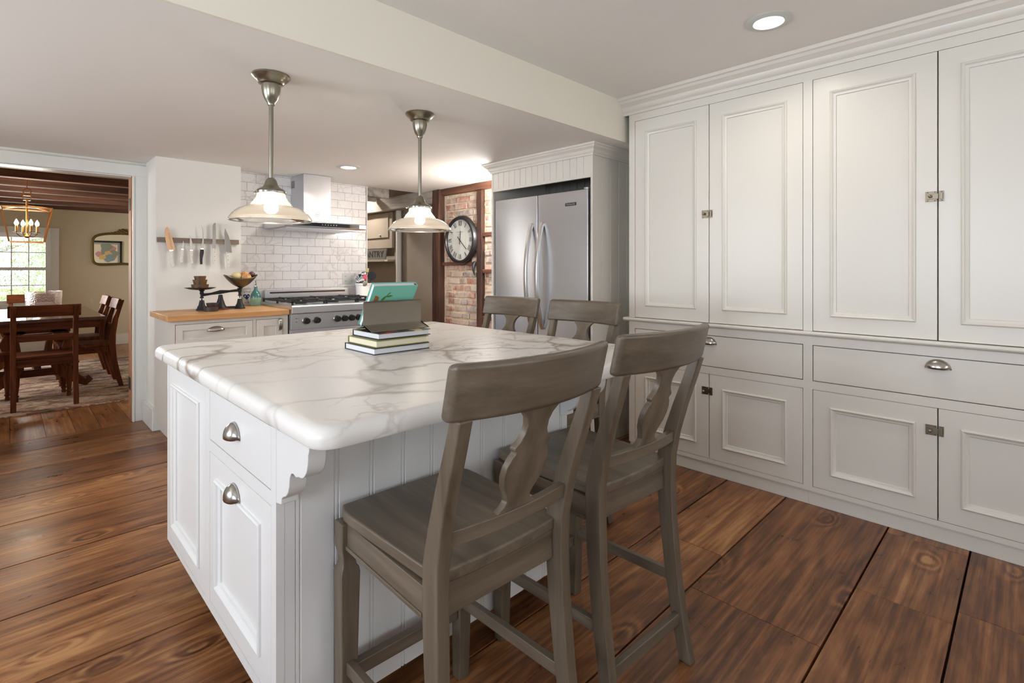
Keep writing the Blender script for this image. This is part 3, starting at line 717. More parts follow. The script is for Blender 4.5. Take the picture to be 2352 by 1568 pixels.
m=MB(); beadboard(m,'x',3.53,-1,FY0+.005,FY1-.014,1.5,2.07,.08); m.build('back_panel',plain('grey_panel_paint',S(128,127,123),.6),en,ang=20)
# crown of the surround, mitred round the two front corners
m=MB(); vs=[];fs=[]; n=len(cp); k=.72
path=[(0,3.365,FY1,-0,1),(1,XF2,FY1,-1,1),(2,XF2,FY0,-1,-1),(3,3.555,FY0,0,-1)]
for (_,px,py,dx,dy) in path:
    for (a,b) in cp: vs.append((px+dx*a*k,py+dy*a*k,ZL-.001+b*k))
for s in range(3):
    for i in range(n): j=(i+1)%n; fs.append((s*n+i,s*n+j,(s+1)*n+j,(s+1)*n+i))
fs+=[tuple(range(n)),tuple(range(3*n,4*n))]
m.add(vs,fs); m.build('crown_moulding',M['cab'],en,ang=25)
fr=thing('fridge',(3.2,2.65,0),'wide stainless steel side-by-side fridge with two long bowed handles','fridge')
m=MB(); m.box(2.955,3.50,2.165,3.13,.0,1.775); m.build('fridge_body',plain('fridge_grey',S(70,70,72),.5),fr)
for (a,b) in((2.182,2.655),(2.662,3.138)):
    m=MB(); m.box(2.895,2.95,a,b,.10,1.797); d=m.build('door',M['steel'],fr,bevel=.004)
    y=(b-.052) if a<2.5 else (a+.052)
    pts=[];N=24
    for i in range(N+1):
        f=i/N; pts.append((2.893-.075*math.sin(PI*f)**.75,y,lerp(.78,1.585,f)))
    m=MB(); m.tube(pts,0,sq=[(.030,.026) for _ in pts]); m.build('door_handle',plain('satin_steel_handle',S(208,206,202),.28,1),d,bevel=.007)
    if a<2.5:
        m=MB(); m.box(2.892,2.895,2.285,2.385,1.690,1.712); bd=m.build('badge',M['coverdark'],d,bevel=.0005)
        text_mesh('badge_lettering','KitchenAid',.018,M['chrome'],bd,Matrix.Translation((2.8915,2.335,1.701))@RX,.0003)
        m=MB(); m.lathe([(0,0),(.03,0),(.03,.012),(0,.014)],(2.93,2.21,1.798),n=16); m.build('hinge_cap',M['nickel'],d)
m=MB(); m.box(2.90,2.95,2.172,3.138,.02,.095); m.build('toe_grille',M['black'],fr)
# small lamp behind the fridge surround, washing the hall ceiling and the brick
sc=thing('wall_sconce',(3.1,FY1+.01,1.72),'small wall lamp on the far side of the fridge surround','lamp')
m=MB(); m.box(3.06,3.14,FY1,FY1+.015,1.66,1.78); m.build('back_plate',M['nickel'],sc,bevel=.003)
m=MB(); m.tube([(3.1,FY1+.015,1.7),(3.15,FY1+.10,1.66),(3.22,FY1+.22,1.67)],.007); m.build('arm',M['nickel'],sc)
m=MB(); m.ball((3.225,FY1+.24,1.695),.028); m.build('bulb',M['bulb'],sc)
l=bpy.data.lights.new('sconce_light','POINT'); l.energy=34; l.color=(1,.97,.93); l.shadow_soft_size=.10
o=bpy.data.objects.new('sconce_light',l); C.objects.link(o); o.location=(3.19,FY1+.25,1.76)

# ---------------------------------------------------------------- lamps
def downlight(x,y,zc,lb,pw,lean=0):
    t=thing('recessed_light',(x,y,zc),lb,'ceiling light','round recessed lights in the ceilings')
    m=MB(); m.lathe([(.098,0),(.1,-.004),(.09,-.008),(.066,-.010),(.060,-.004),(.058,.0)],(x,y,zc-.0003),n=48,cap=False); m.build('trim_ring',M['plastic_white'],t,ang=40)
    m=MB(); m.lathe([(0,-.0035),(.059,-.0035),(.059,-.001),(0,-.001)],(x,y,zc),n=40); m.build('lens',M['downlight'],t)
    a=area('downlight_beam',(x,y,zc-.012),(0,0,0),.1,.1,pw,(1,.93,.84),150); a.data.shape='DISK'
downlight(2.494,.852,ZH,'round recessed light over the tall cupboards',3.2)
downlight(2.066,4.07,ZL,'round recessed light in front of the range hood',9)
downlight(3.05,6.2,2.32,'added round light in the hall ceiling, out of view beyond the range wall',16)  # unseen light added to brighten the dark hall
def pendant(x,y,lb,pw):
    t=thing('pendant_lamp',(x,y,1.46),lb,'pendant lamp','pendant lamps over the island')
    zc=ZL
    m=MB(); m.lathe([(0,0),(.078,0),(.080,-.008),(.074,-.014),(.068,-.022),(.060,-.026),(.052,-.040),(.040,-.044),(.040,-.062),(.036,-.085),(.027,-.112),(.017,-.124),(.015,-.134),(0,-.134)],(x,y,zc),n=40); m.build('ceiling_canopy',M['nickel_dark'],t)
    m=MB(); m.cyl((x,y,zc-.13),(x,y,1.64),.0095,n=16); m.build('rod',M['nickel_dark'],t)
    m=MB(); m.lathe([(0,.190),(.013,.190),(.020,.183),(.025,.172),(.028,.160),(.034,.150),(.048,.142),(.058,.136),(.060,.131),(0,.131)],(x,y,1.452),n=32); m.build('socket_cup',M['nickel_dark'],t)
    m=MB(); m.lathe([(.058,.131),(.065,.129),(.065,.121),(.062,.119)],(x,y,1.452),n=40)
    for k in range(3):
        a=k*2*PI/3+.3; m.cyl((x+.058*math.cos(a),y+.058*math.sin(a),1.577),(x+.072*math.cos(a),y+.072*math.sin(a),1.577),.003,n=8); m.ball((x+.074*math.cos(a),y+.074*math.sin(a),1.577),.005,n=8,m=6)
    m.build('shade_ring',M['chrome'],t)
    pr=[(.059,.130),(.060,.117),(.062,.103),(.068,.093),(.078,.081),(.085,.071),(.088,.065),(.094,.063),(.110,.059),(.129,.051),(.145,.039),(.157,.027),(.165,.015),(.170,.005),(.169,0)]
    m=MB(); n=120; vs=[];fs=[]
    for (r_,z) in pr:
        for i in range(n):
            a=2*PI*i/n; q=r_*(1+(.006 if i%2 else -.006)); vs.append((x+q*math.cos(a),y+q*math.sin(a),1.452+z))
    for k in range(len(pr)-1):
        for i in range(n): j=(i+1)%n; fs.append((k*n+i,k*n+j,(k+1)*n+j,(k+1)*n+i))
    m.add(vs,fs); m.tube([(x+.168*math.cos(2*PI*i/60),y+.168*math.sin(2*PI*i/60),1.453) for i in range(60)],.0035,n=8,close=True)
    m.build('glass_shade',M['shade'],t,ang=60)
    m=MB(); m.lathe([(0,.02),(.018,.024),(.028,.036),(.029,.05),(.022,.07),(.014,.085),(.013,.118),(0,.118)],(x,y,1.462),n=20); m.build('bulb',M['bulb'],t)
    l=bpy.data.lights.new('pendant_light','POINT'); l.energy=pw; l.color=(1,.88,.7); l.shadow_soft_size=.03
    o=bpy.data.objects.new('pendant_light',l); C.objects.link(o); o.location=(x,y,1.447)
pendant(.842,2.385,'nearer pendant lamp, ribbed glass shade, hanging on the left',1.3)
pendant(1.640,2.395,'farther pendant lamp, ribbed glass shade, hanging before the brick wall',1.3)

# ---------------------------------------------------------------- island
IX0,IX1,IY0,IY1=.465,1.57,1.285,2.448; IZ0,IZ1=.145,.866
it=thing('kitchen_island',((IX0+IX1)/2,(IY0+IY1)/2,0),'large white panelled kitchen island under the marble top','island')
m=MB(); m.box(IX0+.02,IX1-.012,IY0+.012,IY1,IZ0,IZ1); m.build('cabinet_body',M['isl'],it)
m=MB(); m.box(IX0+.085,IX1-.07,IY0+.10,IY1-.07,0,IZ0); m.build('toe_base',M['gapdark'],it)
m=MB(); F=IX0
for (y0,y1) in((IY0,1.318),(1.853,1.905),(2.432,IY1)): m.box(F,F+.02,y0,y1,IZ0 if y0>IY0 else IZ0-.06,IZ1)
for (y0,y1,za,zb) in((1.318,1.853,IZ0,.176),(1.318,1.853,.655,.692),(1.318,1.853,.852,IZ1),(1.905,2.432,IZ0,.165),(1.905,2.432,.853,IZ1)): m.box(F,F+.02,y0,y1,za,zb)
m.build('face_frame',M['isl'],it)
m=MB(); panel_door(m,'x',F,-1,1.32,1.851,.694,.850,0,mould=False); d=m.build('drawer',M['isl'],it,bevel=.001,seg=1); cup_pull(d,'x',F,-1,1.597,.778)
m=MB(); panel_door(m,'x',F,-1,1.32,1.851,.178,.653,.067); d=m.build('door',M['isl'],it,bevel=.001,seg=1); cup_pull(d,'x',F,-1,1.597,.603)
m=MB(); panel_door(m,'x',F,-1,1.907,2.430,.167,.851,.062); d=m.build('side_panel',M['isl'],it,bevel=.001,seg=1)
m=MB(); beadboard(m,'y',IY0+.0005,-1,IX0+.0205,IX1,IZ0-.06,IZ1,.1015,start=.0325,double=True,gw=.005); m.build('front_beadboard',M['isl'],it,ang=20)
m=MB(); beadboard(m,'x',IX1,1,IY0+.012,IY1,IZ0-.06,IZ1,.1015,double=True,gw=.005); m.build('side_beadboard',M['isl'],it,ang=20)
m=MB(); beadboard(m,'y',IY1+.012,1,IX0,IX1,IZ0,IZ1,.1015,double=True,gw=.005); m.build('back_beadboard',M['isl'],it,ang=20)
# corbels: profile (out from the face, z)
def corb():
    p=[(0,.862),(.205,.862),(.205,.845)]
    for i in range(9): a=i/8*PI/2; p.append((.145+.055*math.cos(a)**.8 if i<8 else .145,.835-.062*math.sin(a)))
    p+=[(.128,.768),(.112,.772),(.098,.768),(.09,.757),(.086,.735),(.078,.718),(.064,.706),(.048,.700),(.036,.692),(.034,.678),(0,.672)]
    return p
CP=corb()
for lab,fn in (('a',None),):
    for (x0,x1) in((IX0,IX0+.042),(IX1-.042,IX1)):
        m=MB(); m.prism([(IY0-a*.92,z) for a,z in CP],'x',x0,x1); m.build('corbel',M['isl'],it,bevel=.002,ang=50)
    for (y0,y1) in((IY0,IY0+.042),(IY1-.03,IY1+.012)):
        m=MB(); m.prism([(IX1+a*.92,z) for a,z in CP],'y',y0,y1); m.build('corbel',M['isl'],it,bevel=.002,ang=50)
# countertop: rounded plan, rounded edge
def slab(x0,x1,y0,y1,z0,z1,rc,re,n=8,k=6):
    def ring(ins,z):
        pts=[]
        for (cx,cy,a0) in((x1-rc,y1-rc,0),(x0+rc,y1-rc,PI/2),(x0+rc,y0+rc,PI),(x1-rc,y0+rc,1.5*PI)):
            for i in range(n+1): a=a0+PI/2*i/n; pts.append((cx+(rc-ins)*math.cos(a),cy+(rc-ins)*math.sin(a),z))
        return pts
    rings=[ring(.012,z0),ring(.004,z0+.003),ring(.0,z0+.010)]
    for i in range(k+1):
        a=i/k*PI/2; rings.append(ring(re*(1-math.cos(a)),z1-re+re*math.sin(a)))
    N=len(rings[0]); vs=[p for r_ in rings for p in r_]; fs=[tuple(range(N)),tuple((len(rings)-1)*N+i for i in range(N))]
    for s in range(len(rings)-1):
        for i in range(N): j=(i+1)%N; fs.append((s*N+i,s*N+j,(s+1)*N+j,(s+1)*N+i))
    return vs,fs
vs,fs=slab(.440,1.885,1.000,2.61,.866,.915,.055,.026)
m=MB(); m.add(vs,fs); tag(m.build('marble_countertop',M['marble'],shift=True,ang=30),'white marble island countertop with brown grey veins and rounded edge','countertop')

# books
def book(x0,x1,y0,y1,z0,z1,cover,page,lb,t=.003,spine='y1',rz=0,top=None):
    b=thing('book',((x0+x1)/2,(y0+y1)/2,z0),lb,'book','cookbooks stacked on the island')
    m=MB(); m.box(x0,x1,y0,y1,z0,z0+t); m.box(x0,x1,y0,y1,z1-t,z1) if top is None else None
    m.box(x0,x1,y1-t,y1,z0,z1); m.build('cover',cover,b,bevel=.0006,seg=1)
    if top is not None:
        m=MB(); m.box(x0,x1,y0,y1,z1-t,z1); m.build('front_cover',top,b,bevel=.0006,seg=1)
    m=MB(); m.box(x0+.004,x1-.006,y0+.005,y1-t,z0+t,z1-t); m.build('pages',page,b); b.rotation_euler.z=0
    return b
book(.976,1.226,1.722,1.955,.9155,.9405,M['coverdark'],M['page'],'dark-covered cookbook at the bottom of the stack')
book(.985,1.222,1.722,1.945,.941,.9685,M['covergreen'],M['pagecream'],'cream-paged cookbook with olive cover in the middle of the stack')
book(1.002,1.240,1.735,1.940,.969,.993,M['coverdark'],M['page'],'dark printed cookbook on top of the stack under the metal stand',top=M['foodcover'])
# metal stand
m=MB(); px=[(1.768,.9950),(1.772,.9938),(1.822,1.0105),(1.829,1.018),(1.829,1.100),(1.826,1.106),(1.818,1.109)]
q=[(a,b) for a,b in px]+[(a+.0022,b+.0018) for a,b in reversed(px)]
m.prism(q,'x',.990,1.258); st=thing('cookbook_stand',(1.12,1.83,.9935),'brushed metal cookbook stand on top of the book stack','book stand')
m.build('front_plate',M['pewter'],st)
m=MB(); m.prism([(1.829,1.014),(1.905,.9965),(1.925,.9945),(1.925,.9965),(1.905,.9985),(1.829,1.017)],'x',.995,1.253); m.build('base_ledge',M['pewter'],st)
# mint book leaning on it
bt=thing('mint_cookbook',(1.12,1.9,.999),'mint green cookbook with a leaf print leaning in the metal stand','book')
Yb,Zb,Yt,Zt=1.903,.9995,1.795,1.170
dv=Vector((0,Yt-Yb,Zt-Zb)); Lh=dv.length; dv.normalize(); nv=Vector((0,dv.z,-dv.y))  # nv points away from camera/up
def Q(x,l,t): p=Vector((x,Yb,Zb))+dv*l+nv*t; return p
def qb(mb,x0,x1,l0,l1,t0,t1):
    vs=[Q(x,l,t) for t in(t0,t1) for l in(l0,l1) for x in(x0,x1)]
    mb.add(vs,[(0,2,3,1),(4,5,7,6),(0,1,5,4),(2,6,7,3),(0,4,6,2),(1,3,7,5)])
BX0,BX1=1.018,1.222
m=MB(); qb(m,BX0,BX1,0,Lh,0,.003); qb(m,BX0,BX1,0,Lh,.023,.026); qb(m,BX1-.003,BX1,0,Lh,0,.026); cv=m.build('cover',M['hdcover'],bt,bevel=.0008,seg=1)
m=MB(); qb(m,BX0+.005,BX1-.003,.004,Lh-.004,.003,.023); m.build('pages',M['page'],bt)
def qpoly(mb,pts,t=-.0004):
    n=len(pts); vs=[Q(x,l,t) for x,l in pts]+[Q(x,l,.0005) for x,l in pts]
    mb.add(vs,[tuple(range(n)),tuple(range(n,2*n))]+[(i,(i+1)%n,n+(i+1)%n,n+i) for i in range(n)])
m=MB(); qpoly(m,[(BX0+.018,Lh-.088),(BX0+.036,Lh-.092),(BX0+.038,Lh-.055),(BX0+.030,Lh-.048),(BX0+.018,Lh-.045)])
m.build('printed_pot',M['printbrown'],cv)
m=MB()
def leafp(x,l,a,s):
    qpoly(m,[(x+s*(math.cos(a)*u-math.sin(a)*v),l+s*(math.sin(a)*u+math.cos(a)*v)) for u,v in((0,0),(.3,.14),(.65,.16),(1,0),(.65,-.14),(.3,-.12))])
leafp(BX0+.050,Lh-.072,.9,.034); leafp(BX0+.066,Lh-.052,.1,.034); leafp(BX0+.070,Lh-.044,.7,.02)
qpoly(m,[(BX0+.040,Lh-.10),(BX0+.0425,Lh-.10),(BX0+.076,Lh-.042),(BX0+.074,Lh-.040)]); m.build('printed_leaves',M['leafg'],cv)
m=MB(); qb(m,BX1-.012,BX1-.004,Lh-.0045,Lh-.003,.006,.018); m.build('ribbon',M['red'],bt)

# ---------------------------------------------------------------- stools
def stool():
    t=thing('counter_stool',(0,0,0),'x','stool','grey brown counter stools around the island')
    def B(mb,name,mat,parent=t,**k): return mb.build(name,M[mat],parent,world=False,**k)
    # saddle seat
    m=MB(); nx,ny=14,12; vs=[];fs=[]
    def sz(u,v):  # u,v in -1..1
        return .628-.010*(1-u*u)*(1-(v*.8+.1)**2)+.004*abs(u)**3
    def sp(i,j):
        v=-1+2*j/ny; y=lerp(-.195,.222,j/ny); hw=lerp(.184,.204,j/ny)*(1-.09*max(0,v)**9)
        u=-1+2*i/nx; y2=y+(.018*(1-u*u)*max(0,v)**4); return u*hw,y2,sz(u,v)
    for lay in(0,1):
        for j in range(ny+1):
            for i in range(nx+1):
                x,y,z=sp(i,j); vs.append((x,y,z if lay else z-.030))
    N=(nx+1)*(ny+1)
    for j in range(ny):
        for i in range(nx):
            a=j*(nx+1)+i; fs.append((a,a+1,a+nx+2,a+nx+1)); fs.append((N+a,N+a+1,N+a+nx+2,N+a+nx+1))
    for i in range(nx):
        fs.append((i,i+1,N+i+1,N+i)); a=ny*(nx+1)+i; fs.append((a,a+1,N+a+1,N+a))
    for j in range(ny):
        a=j*(nx+1); fs.append((a,a+nx+1,N+a+nx+1,N+a)); a=j*(nx+1)+nx; fs.append((a,a+nx+1,N+a+nx+1,N+a))
    m.add(vs,fs,r=.3); B(m,'seat','stooly',bevel=.006)
    # aprons
    m=MB(); m.box(-.162,.162,.178,.198,.535,.599,r=.2); B(m,'front_apron','stoolx',bevel=.002)
    m=MB(); m.box(-.164,.164,-.192,-.170,.53,.600,r=.6); B(m,'back_apron','stoolx',bevel=.002)
    for s in(-1,1):
        m=MB(); m.box(min(s*.174,s*.194),max(s*.174,s*.194),-.168,.180,.535,.599,r=.5); m.box(min(s*.176,s*.198),max(s*.176,s*.198),-.166,.178,.535,.545,r=.5); B(m,'side_apron','stooly',bevel=.002)
    # front legs: block, waist, tapered post
    for s in(-1,1):
        m=MB(); pr=[(0,.036),(.05,.038),(.44,.050),(.47,.051),(.482,.046),(.487,.038),(.500,.034),(.520,.037),(.535,.045),(.600,.046)]
        vs=[];fs=[]
        for (z,w) in pr:
            cx=s*.184; cy=.198+.008*(1-z/.6)
            for (a,b) in((-1,-1),(1,-1),(1,1),(-1,1)): vs.append((cx+a*w/2,cy+b*w/2,z))
        for i in range(len(pr)-1):
            for k_ in range(4): l=(k_+1)%4; fs.append((4*i+k_,4*i+l,4*i+4+l,4*i+4+k_))
        n=len(pr); fs+=[(0,1,2,3),(4*n-4,4*n-3,4*n-2,4*n-1)]
        m.add(vs,fs,r=random.random()); B(m,'leg','stoolz',bevel=.003)
    # back legs continue as back posts
    for s in(-1,1):
        yz=[(-.262,0,.040),(-.238,.12,.042),(-.214,.28,.046),(-.198,.44,.050),(-.192,.56,.054),(-.194,.64,.054),(-.212,.72,.046),(-.240,.81,.040),(-.272,.90,.036),(-.292,.962,.034)]
        m=MB(); vs=[];fs=[]
        for (y,z,d) in yz:
            x=s*lerp(.186,.180,min(z/.6,1)) if z<.6 else s*lerp(.180,.192,(z-.6)/.36); w=.032 if z>.1 else .030
            for (a,b) in((-1,-1),(1,-1),(1,1),(-1,1)): vs.append((x+a*w/2,y+b*d/2,z))
        for i in range(len(yz)-1):
            for k_ in range(4): l=(k_+1)%4; fs.append((4*i+k_,4*i+l,4*i+4+l,4*i+4+k_))
        n=len(yz); fs+=[(0,1,2,3),(4*n-4,4*n-3,4*n-2,4*n-1)]
        m.add(vs,fs,r=random.random()); B(m,'leg','stoolz',bevel=.004)
    # stretchers
    m=MB(); m.box(-.162,.162,.190,.216,.188,.226,r=.1); B(m,'footrest','stoolx',bevel=.004)
    m=MB(); m.box(-.172,.172,-.246,-.226,.115,.150,r=.1); B(m,'back_stretcher','stoolx',bevel=.003)
    for s in(-1,1):
        m=MB(); m.prism([(-.222,.235),(-.222,.268),(.190,.250),(.190,.217)],'x',s*.184-.010,s*.184+.010,r=.7); B(m,'side_stretcher','stooly',bevel=.003)
    # crest rail, curved in plan and raked
    def curved(z0,z1,hw,yc,sag,th,rk,round_=False,n=20,thz=None):
        mb=MB(); vs=[];fs=[]
        for i in range(n+1):
            u=-1+2*i/n; x=u*hw; y=yc+sag*u*u
            zt=z1-(.004*(1-u*u) if round_ else 0)
            for (zz,o) in((z0,-th/2),(z0,th/2),(zt,th/2),(zt,-th/2)):
                vs.append((x,y+o-rk*(zz-z0),zz))
        for i in range(n):
            for k_ in range(4): l=(k_+1)%4; fs.append((4*i+k_,4*i+l,4*i+4+l,4*i+4+k_))
        fs+=[(0,1,2,3),(4*n,4*n+1,4*n+2,4*n+3)]; mb.add(vs,fs,r=random.random()); return mb
    m=curved(.958,1.070,.225,-.324,.046,.030,.24); B(m,'crest_rail','stoolx',bevel=.012,seg=3)
    m=curved(.688,.722,.174,-.228,.016,.022,.1); B(m,'lower_rail','stoolx',bevel=.003)
    # vase splat
    hp=[(.712,.052),(.722,.056),(.732,.040),(.745,.034),(.760,.040),(.785,.055),(.810,.062),(.832,.061),(.850,.053),(.858,.046),(.864,.046),(.868,.052),(.874,.052),(.884,.042),(.900,.033),(.920,.031),(.938,.037),(.952,.050),(.962,.066)]
    m=MB(); vs=[];fs=[]
    for (z,w) in hp:
        y=-.2285-.27*max(0,z-.73)-.055*(max(0,z-.73)/.23)**2*0-.02*((z-.715)/.25)
        for (a,o) in((-1,-.009),(1,-.009),(1,.009),(-1,.009)): vs.append((a*w,y+o,z))
    for i in range(len(hp)-1):
        for k_ in range(4): l=(k_+1)%4; fs.append((4*i+k_,4*i+l,4*i+4+l,4*i+4+k_))
    n=len(hp); fs+=[(0,1,2,3),(4*n-4,4*n-3,4*n-2,4*n-1)]; m.add(vs,fs,r=.45); B(m,'splat','stoolz',bevel=.002,ang=60)
    return t
s0=stool()
spots=[(.797,1.024,-.03,'nearest grey brown stool, its back closest to the camera'),
       (1.360,1.038,-.05,'grey brown stool right of the nearest one, in front of the white cupboards'),
       (1.835,1.64,PI/2,'grey brown stool at the island side, right one of the two before the fridge'),
       (1.835,2.175,PI/2,'grey brown stool at the island side, left one nearer the brick wall')]
for i,(x,y,rz,lb) in enumerate(spots):
    o=s0 if i==0 else copy_tree(s0)
    o.location=(x,y,0); o.rotation_euler=(0,0,rz); o['label']=lb

# ---------------------------------------------------------------- range side base cabinets and worktops
CY=4.145
m=MB(); m.box(.778,1.592,4.115,4.715,.875,.915); m.box(1.422,1.592,4.715,4.913,.875,.915)
tag(m.build('butcher_block_worktop',M['butcher'],shift=True,bevel=.003),'maple butcher block worktop left of the range','worktop')
bc=thing('base_cabinet',(1.2,4.4,0),'white shaker base cabinet with drawer under the butcher block','cabinet')
m=MB(); m.box(.802,1.588,CY+.022,4.685,.10,.874); m.box(.84,1.588,CY+.08,4.685,.0,.10); m.build('cabinet_body',M['cab'],bc,bevel=.001)
m=MB()
for (a,b,za,zb) in((.80,.828,.1,.874),(1.330,1.352,.1,.874),(1.552,1.590,.1,.874),(.828,1.330,.850,.874),(1.352,1.552,.850,.874),(.828,1.330,.1,.125),(1.352,1.552,.1,.125)): m.box(a,b,CY,CY+.02,za,zb)
m.build('face_frame',M['cab'],bc)
m=MB(); panel_door(m,'y',CY-.004,-1,.831,1.327,.700,.847,.042,shaker=True); d=m.build('drawer',M['cab'],bc,bevel=.001,seg=1); cup_pull(d,'y',CY-.004,-1,1.079,.805,w=.115,h=.034)
m=MB(); panel_door(m,'y',CY-.004,-1,.831,1.327,.128,.694,.055,shaker=True); m.build('door',M['cab'],bc,bevel=.001,seg=1)
m=MB(); panel_door(m,'y',CY-.004,-1,1.355,1.549,.128,.847,.052,shaker=True); d=m.build('door',M['cab'],bc,bevel=.001,seg=1)
m=MB(); m.tube([(1.523,CY-.006,.845),(1.523,CY-.03,.835),(1.523,CY-.038,.80),(1.523,CY-.03,.765),(1.523,CY-.006,.755)],0,sq=[(.016,.008),(.024,.008),(.03,.008),(.024,.008),(.016,.008)]); m.build('handle',M['nickel'],d,bevel=.003)
wr=MB(); wr.box(2.518,2.69,4.16,4.912,.875,.915); tag(wr.build('small_worktop',M['butcher'],shift=True,bevel=.003),'small maple worktop right of the range under the utensil crock','worktop')
bc=thing('narrow_base_cabinet',(2.6,4.5,0),'narrow white base cabinet right of the range','cabinet')
m=MB(); m.box(2.52,2.69,4.19,4.90,.0,.874); m.build('cabinet_body',M['cab'],bc)
m=MB(); panel_door(m,'y',4.188,-1,2.525,2.685,.12,.86,.035,shaker=True); m.build('door',M['cab'],bc,bevel=.001,seg=1)

# range
RX0,RX1=1.600,2.510; RY=4.105
rg=thing('gas_range',(2.055,4.5,0),'wide stainless steel gas range with black knobs and iron grates','range')
m=MB(); m.box(RX0,RX1,RY+.03,4.86,.08,.935); m.box(RX0+.05,RX1-.05,RY+.1,4.8,0,.08); m.build('range_body',M['steelx'],rg,bevel=.002)
m=MB(); m.prism([(RY+.03,.876),(RY-.022,.876),(RY-.030,.884),(RY-.030,.935),(RY-.022,.944),(RY+.03,.948)],'x',RX0-.004,RX1+.004); m.build('front_rail',M['steelx'],rg,bevel=.002)
m=MB(); m.box(RX0+.012,RX1-.012,RY+.03,4.835,.935,.943); m.build('cooktop',M['steelx'],rg)
cpn=MB(); cpn.box(RX0,RX1,RY,RY+.03,.752,.876); cpm=cpn.build('control_panel',M['steelx'],rg,bevel=.002)
for kx in(1.718,1.805,1.980,2.045,2.108,2.172,2.250,2.325,2.40):
    m=MB(); m.cyl((kx,RY,.818),(kx,RY-.010,.818),.030,.027,n=24); kb=m.build('knob_bezel',M['chrome'],cpm)
    m=MB(); m.cyl((kx,RY-.010,.818),(kx,RY-.036,.818),.0265,.023,n=24); m.box(kx-.004,kx+.004,RY-.040,RY-.033,.800,.836); m.build('knob',M['black'],kb,bevel=.0015)
m=MB(); m.box(1.635,1.648,RY-.001,RY,.838,.842); m.box(1.635,1.648,RY-.001,RY,.812,.816); m.build('panel_marks',M['ink'],cpm)
m=MB(); m.box(1.655,1.660,RY-.0015,RY,.838,.842); m.build('indicator_light',M['red'],cpm)
m=MB(); m.box(RX0+.005,RX1-.005,RY+.005,RY+.03,.12,.738); dd=m.build('oven_door',M['steelx'],rg,bevel=.003)
m=MB(); m.box(RX0+.16,RX1-.16,RY+.002,RY+.006,.28,.60); m.build('oven_window',M['glossblack'],dd)
m=MB(); m.cyl((RX0+.06,RY-.05,.690),(RX1-.06,RY-.05,.690),.014,n=16)
for x in(RX0+.09,RX1-.09): m.cyl((x,RY-.05,.690),(x,RY+.006,.690),.009,n=12)
m.build('oven_handle',M['chrome'],dd)
m=MB(); m.box(RX0+.062,RX1-.04,4.862,4.905,.935,1.042); bg_=m.build('backguard',M['steelx'],rg,bevel=.003)
m=MB(); m.box(RX0+.105,RX1-.08,4.8605,4.8625,1.010,1.024); m.build('vent_slot',M['bronze'],bg_)
# grates: three, each with a bar lattice, feet; five burners
for gi in range(3):
    x0=RX0+.03+gi*.285; x1=x0+.278; y0,y1=RY+.06,4.82; m=MB(); z0,z1=.962,.974
    for (a,b) in((x0,x0+.012),(x1-.012,x1)): m.box(a,b,y0,y1,z0,z1)
    for yy in(y0,(y0+y1)/2-.006,y1-.012): m.box(x0,x1,yy,yy+.012,z0,z1)
    for cyy in((y0*3+y1)/4,(y0+y1*3)/4):
        xm=(x0+x1)/2
        m.box(xm-.006,xm+.006,cyy+.035,cyy+.155,z0,z1+.006); m.box(xm-.006,xm+.006,cyy-.155,cyy-.035,z0,z1+.006)
        m.box(x0,xm-.035,cyy-.006,cyy+.006,z0,z1+.006); m.box(xm+.035,x1,cyy-.006,cyy+.006,z0,z1+.006)
    for a in(x0,x1-.014):
        for b in(y0,(y0+y1)/2-.007,y1-.014): m.box(a,a+.014,b,b+.014,.943,z0)
    m.build('grate',M['iron'],rg,bevel=.0015,seg=1)
    m=MB()
    for cyy in((y0*3+y1)/4,(y0+y1*3)/4):
        m.lathe([(0,0),(.045,0),(.045,.008),(.032,.010),(.032,.016),(0,.018)],((x0+x1)/2,cyy,.943),n=24)
    m.build('burner',M['iron'],rg)
# hood
hd=thing('range_hood',(2.04,4.65,1.59),'stainless steel chimney range hood over the gas range','range hood')
m=MB(); m.box(1.914,2.172,4.625,4.912,1.650,ZL-.002); ch=m.build('chimney',M['steelz'],hd,bevel=.003)
m=MB()
for i in range(7):
    z=1.99+i*.010; m.box(1.9125,1.914,4.83,4.90,z,z+.005)
m.build('vent_grille',M['black'],ch)
m=MB(); cxh=2.045; 
m.tube([(cxh+.020*math.cos(2*PI*i/32),4.6245,1.735+.020*math.sin(2*PI*i/32)) for i in range(32)],.0012,n=6,close=True); m.box(cxh-.012,cxh+.012,4.6238,4.625,1.733,1.738); m.build('emblem',M['pewter'],ch)
m=MB(); m.prism([(4.415,1.598),(4.912,1.598),(4.912,1.650),(4.415,1.650),(4.405,1.642),(4.405,1.606)],'x',1.662,2.412); m.build('canopy',M['steelx'],hd,bevel=.002)
m=MB(); m.box(1.73,2.345,4.4035,4.4055,1.608,1.641); gp=m.build('control_glass',M['glossblack'],hd)
m=MB()
for i in range(6): m.cyl((1.99+i*.026,4.4035,1.625),(1.99+i*.026,4.4025,1.625),.005,n=12)
m.build('touch_buttons',M['nickel'],gp)
m=MB(); m.box(1.70,2.38,4.46,4.88,1.588,1.597); m.build('filter_panel',M['steelx'],hd,bevel=.001)

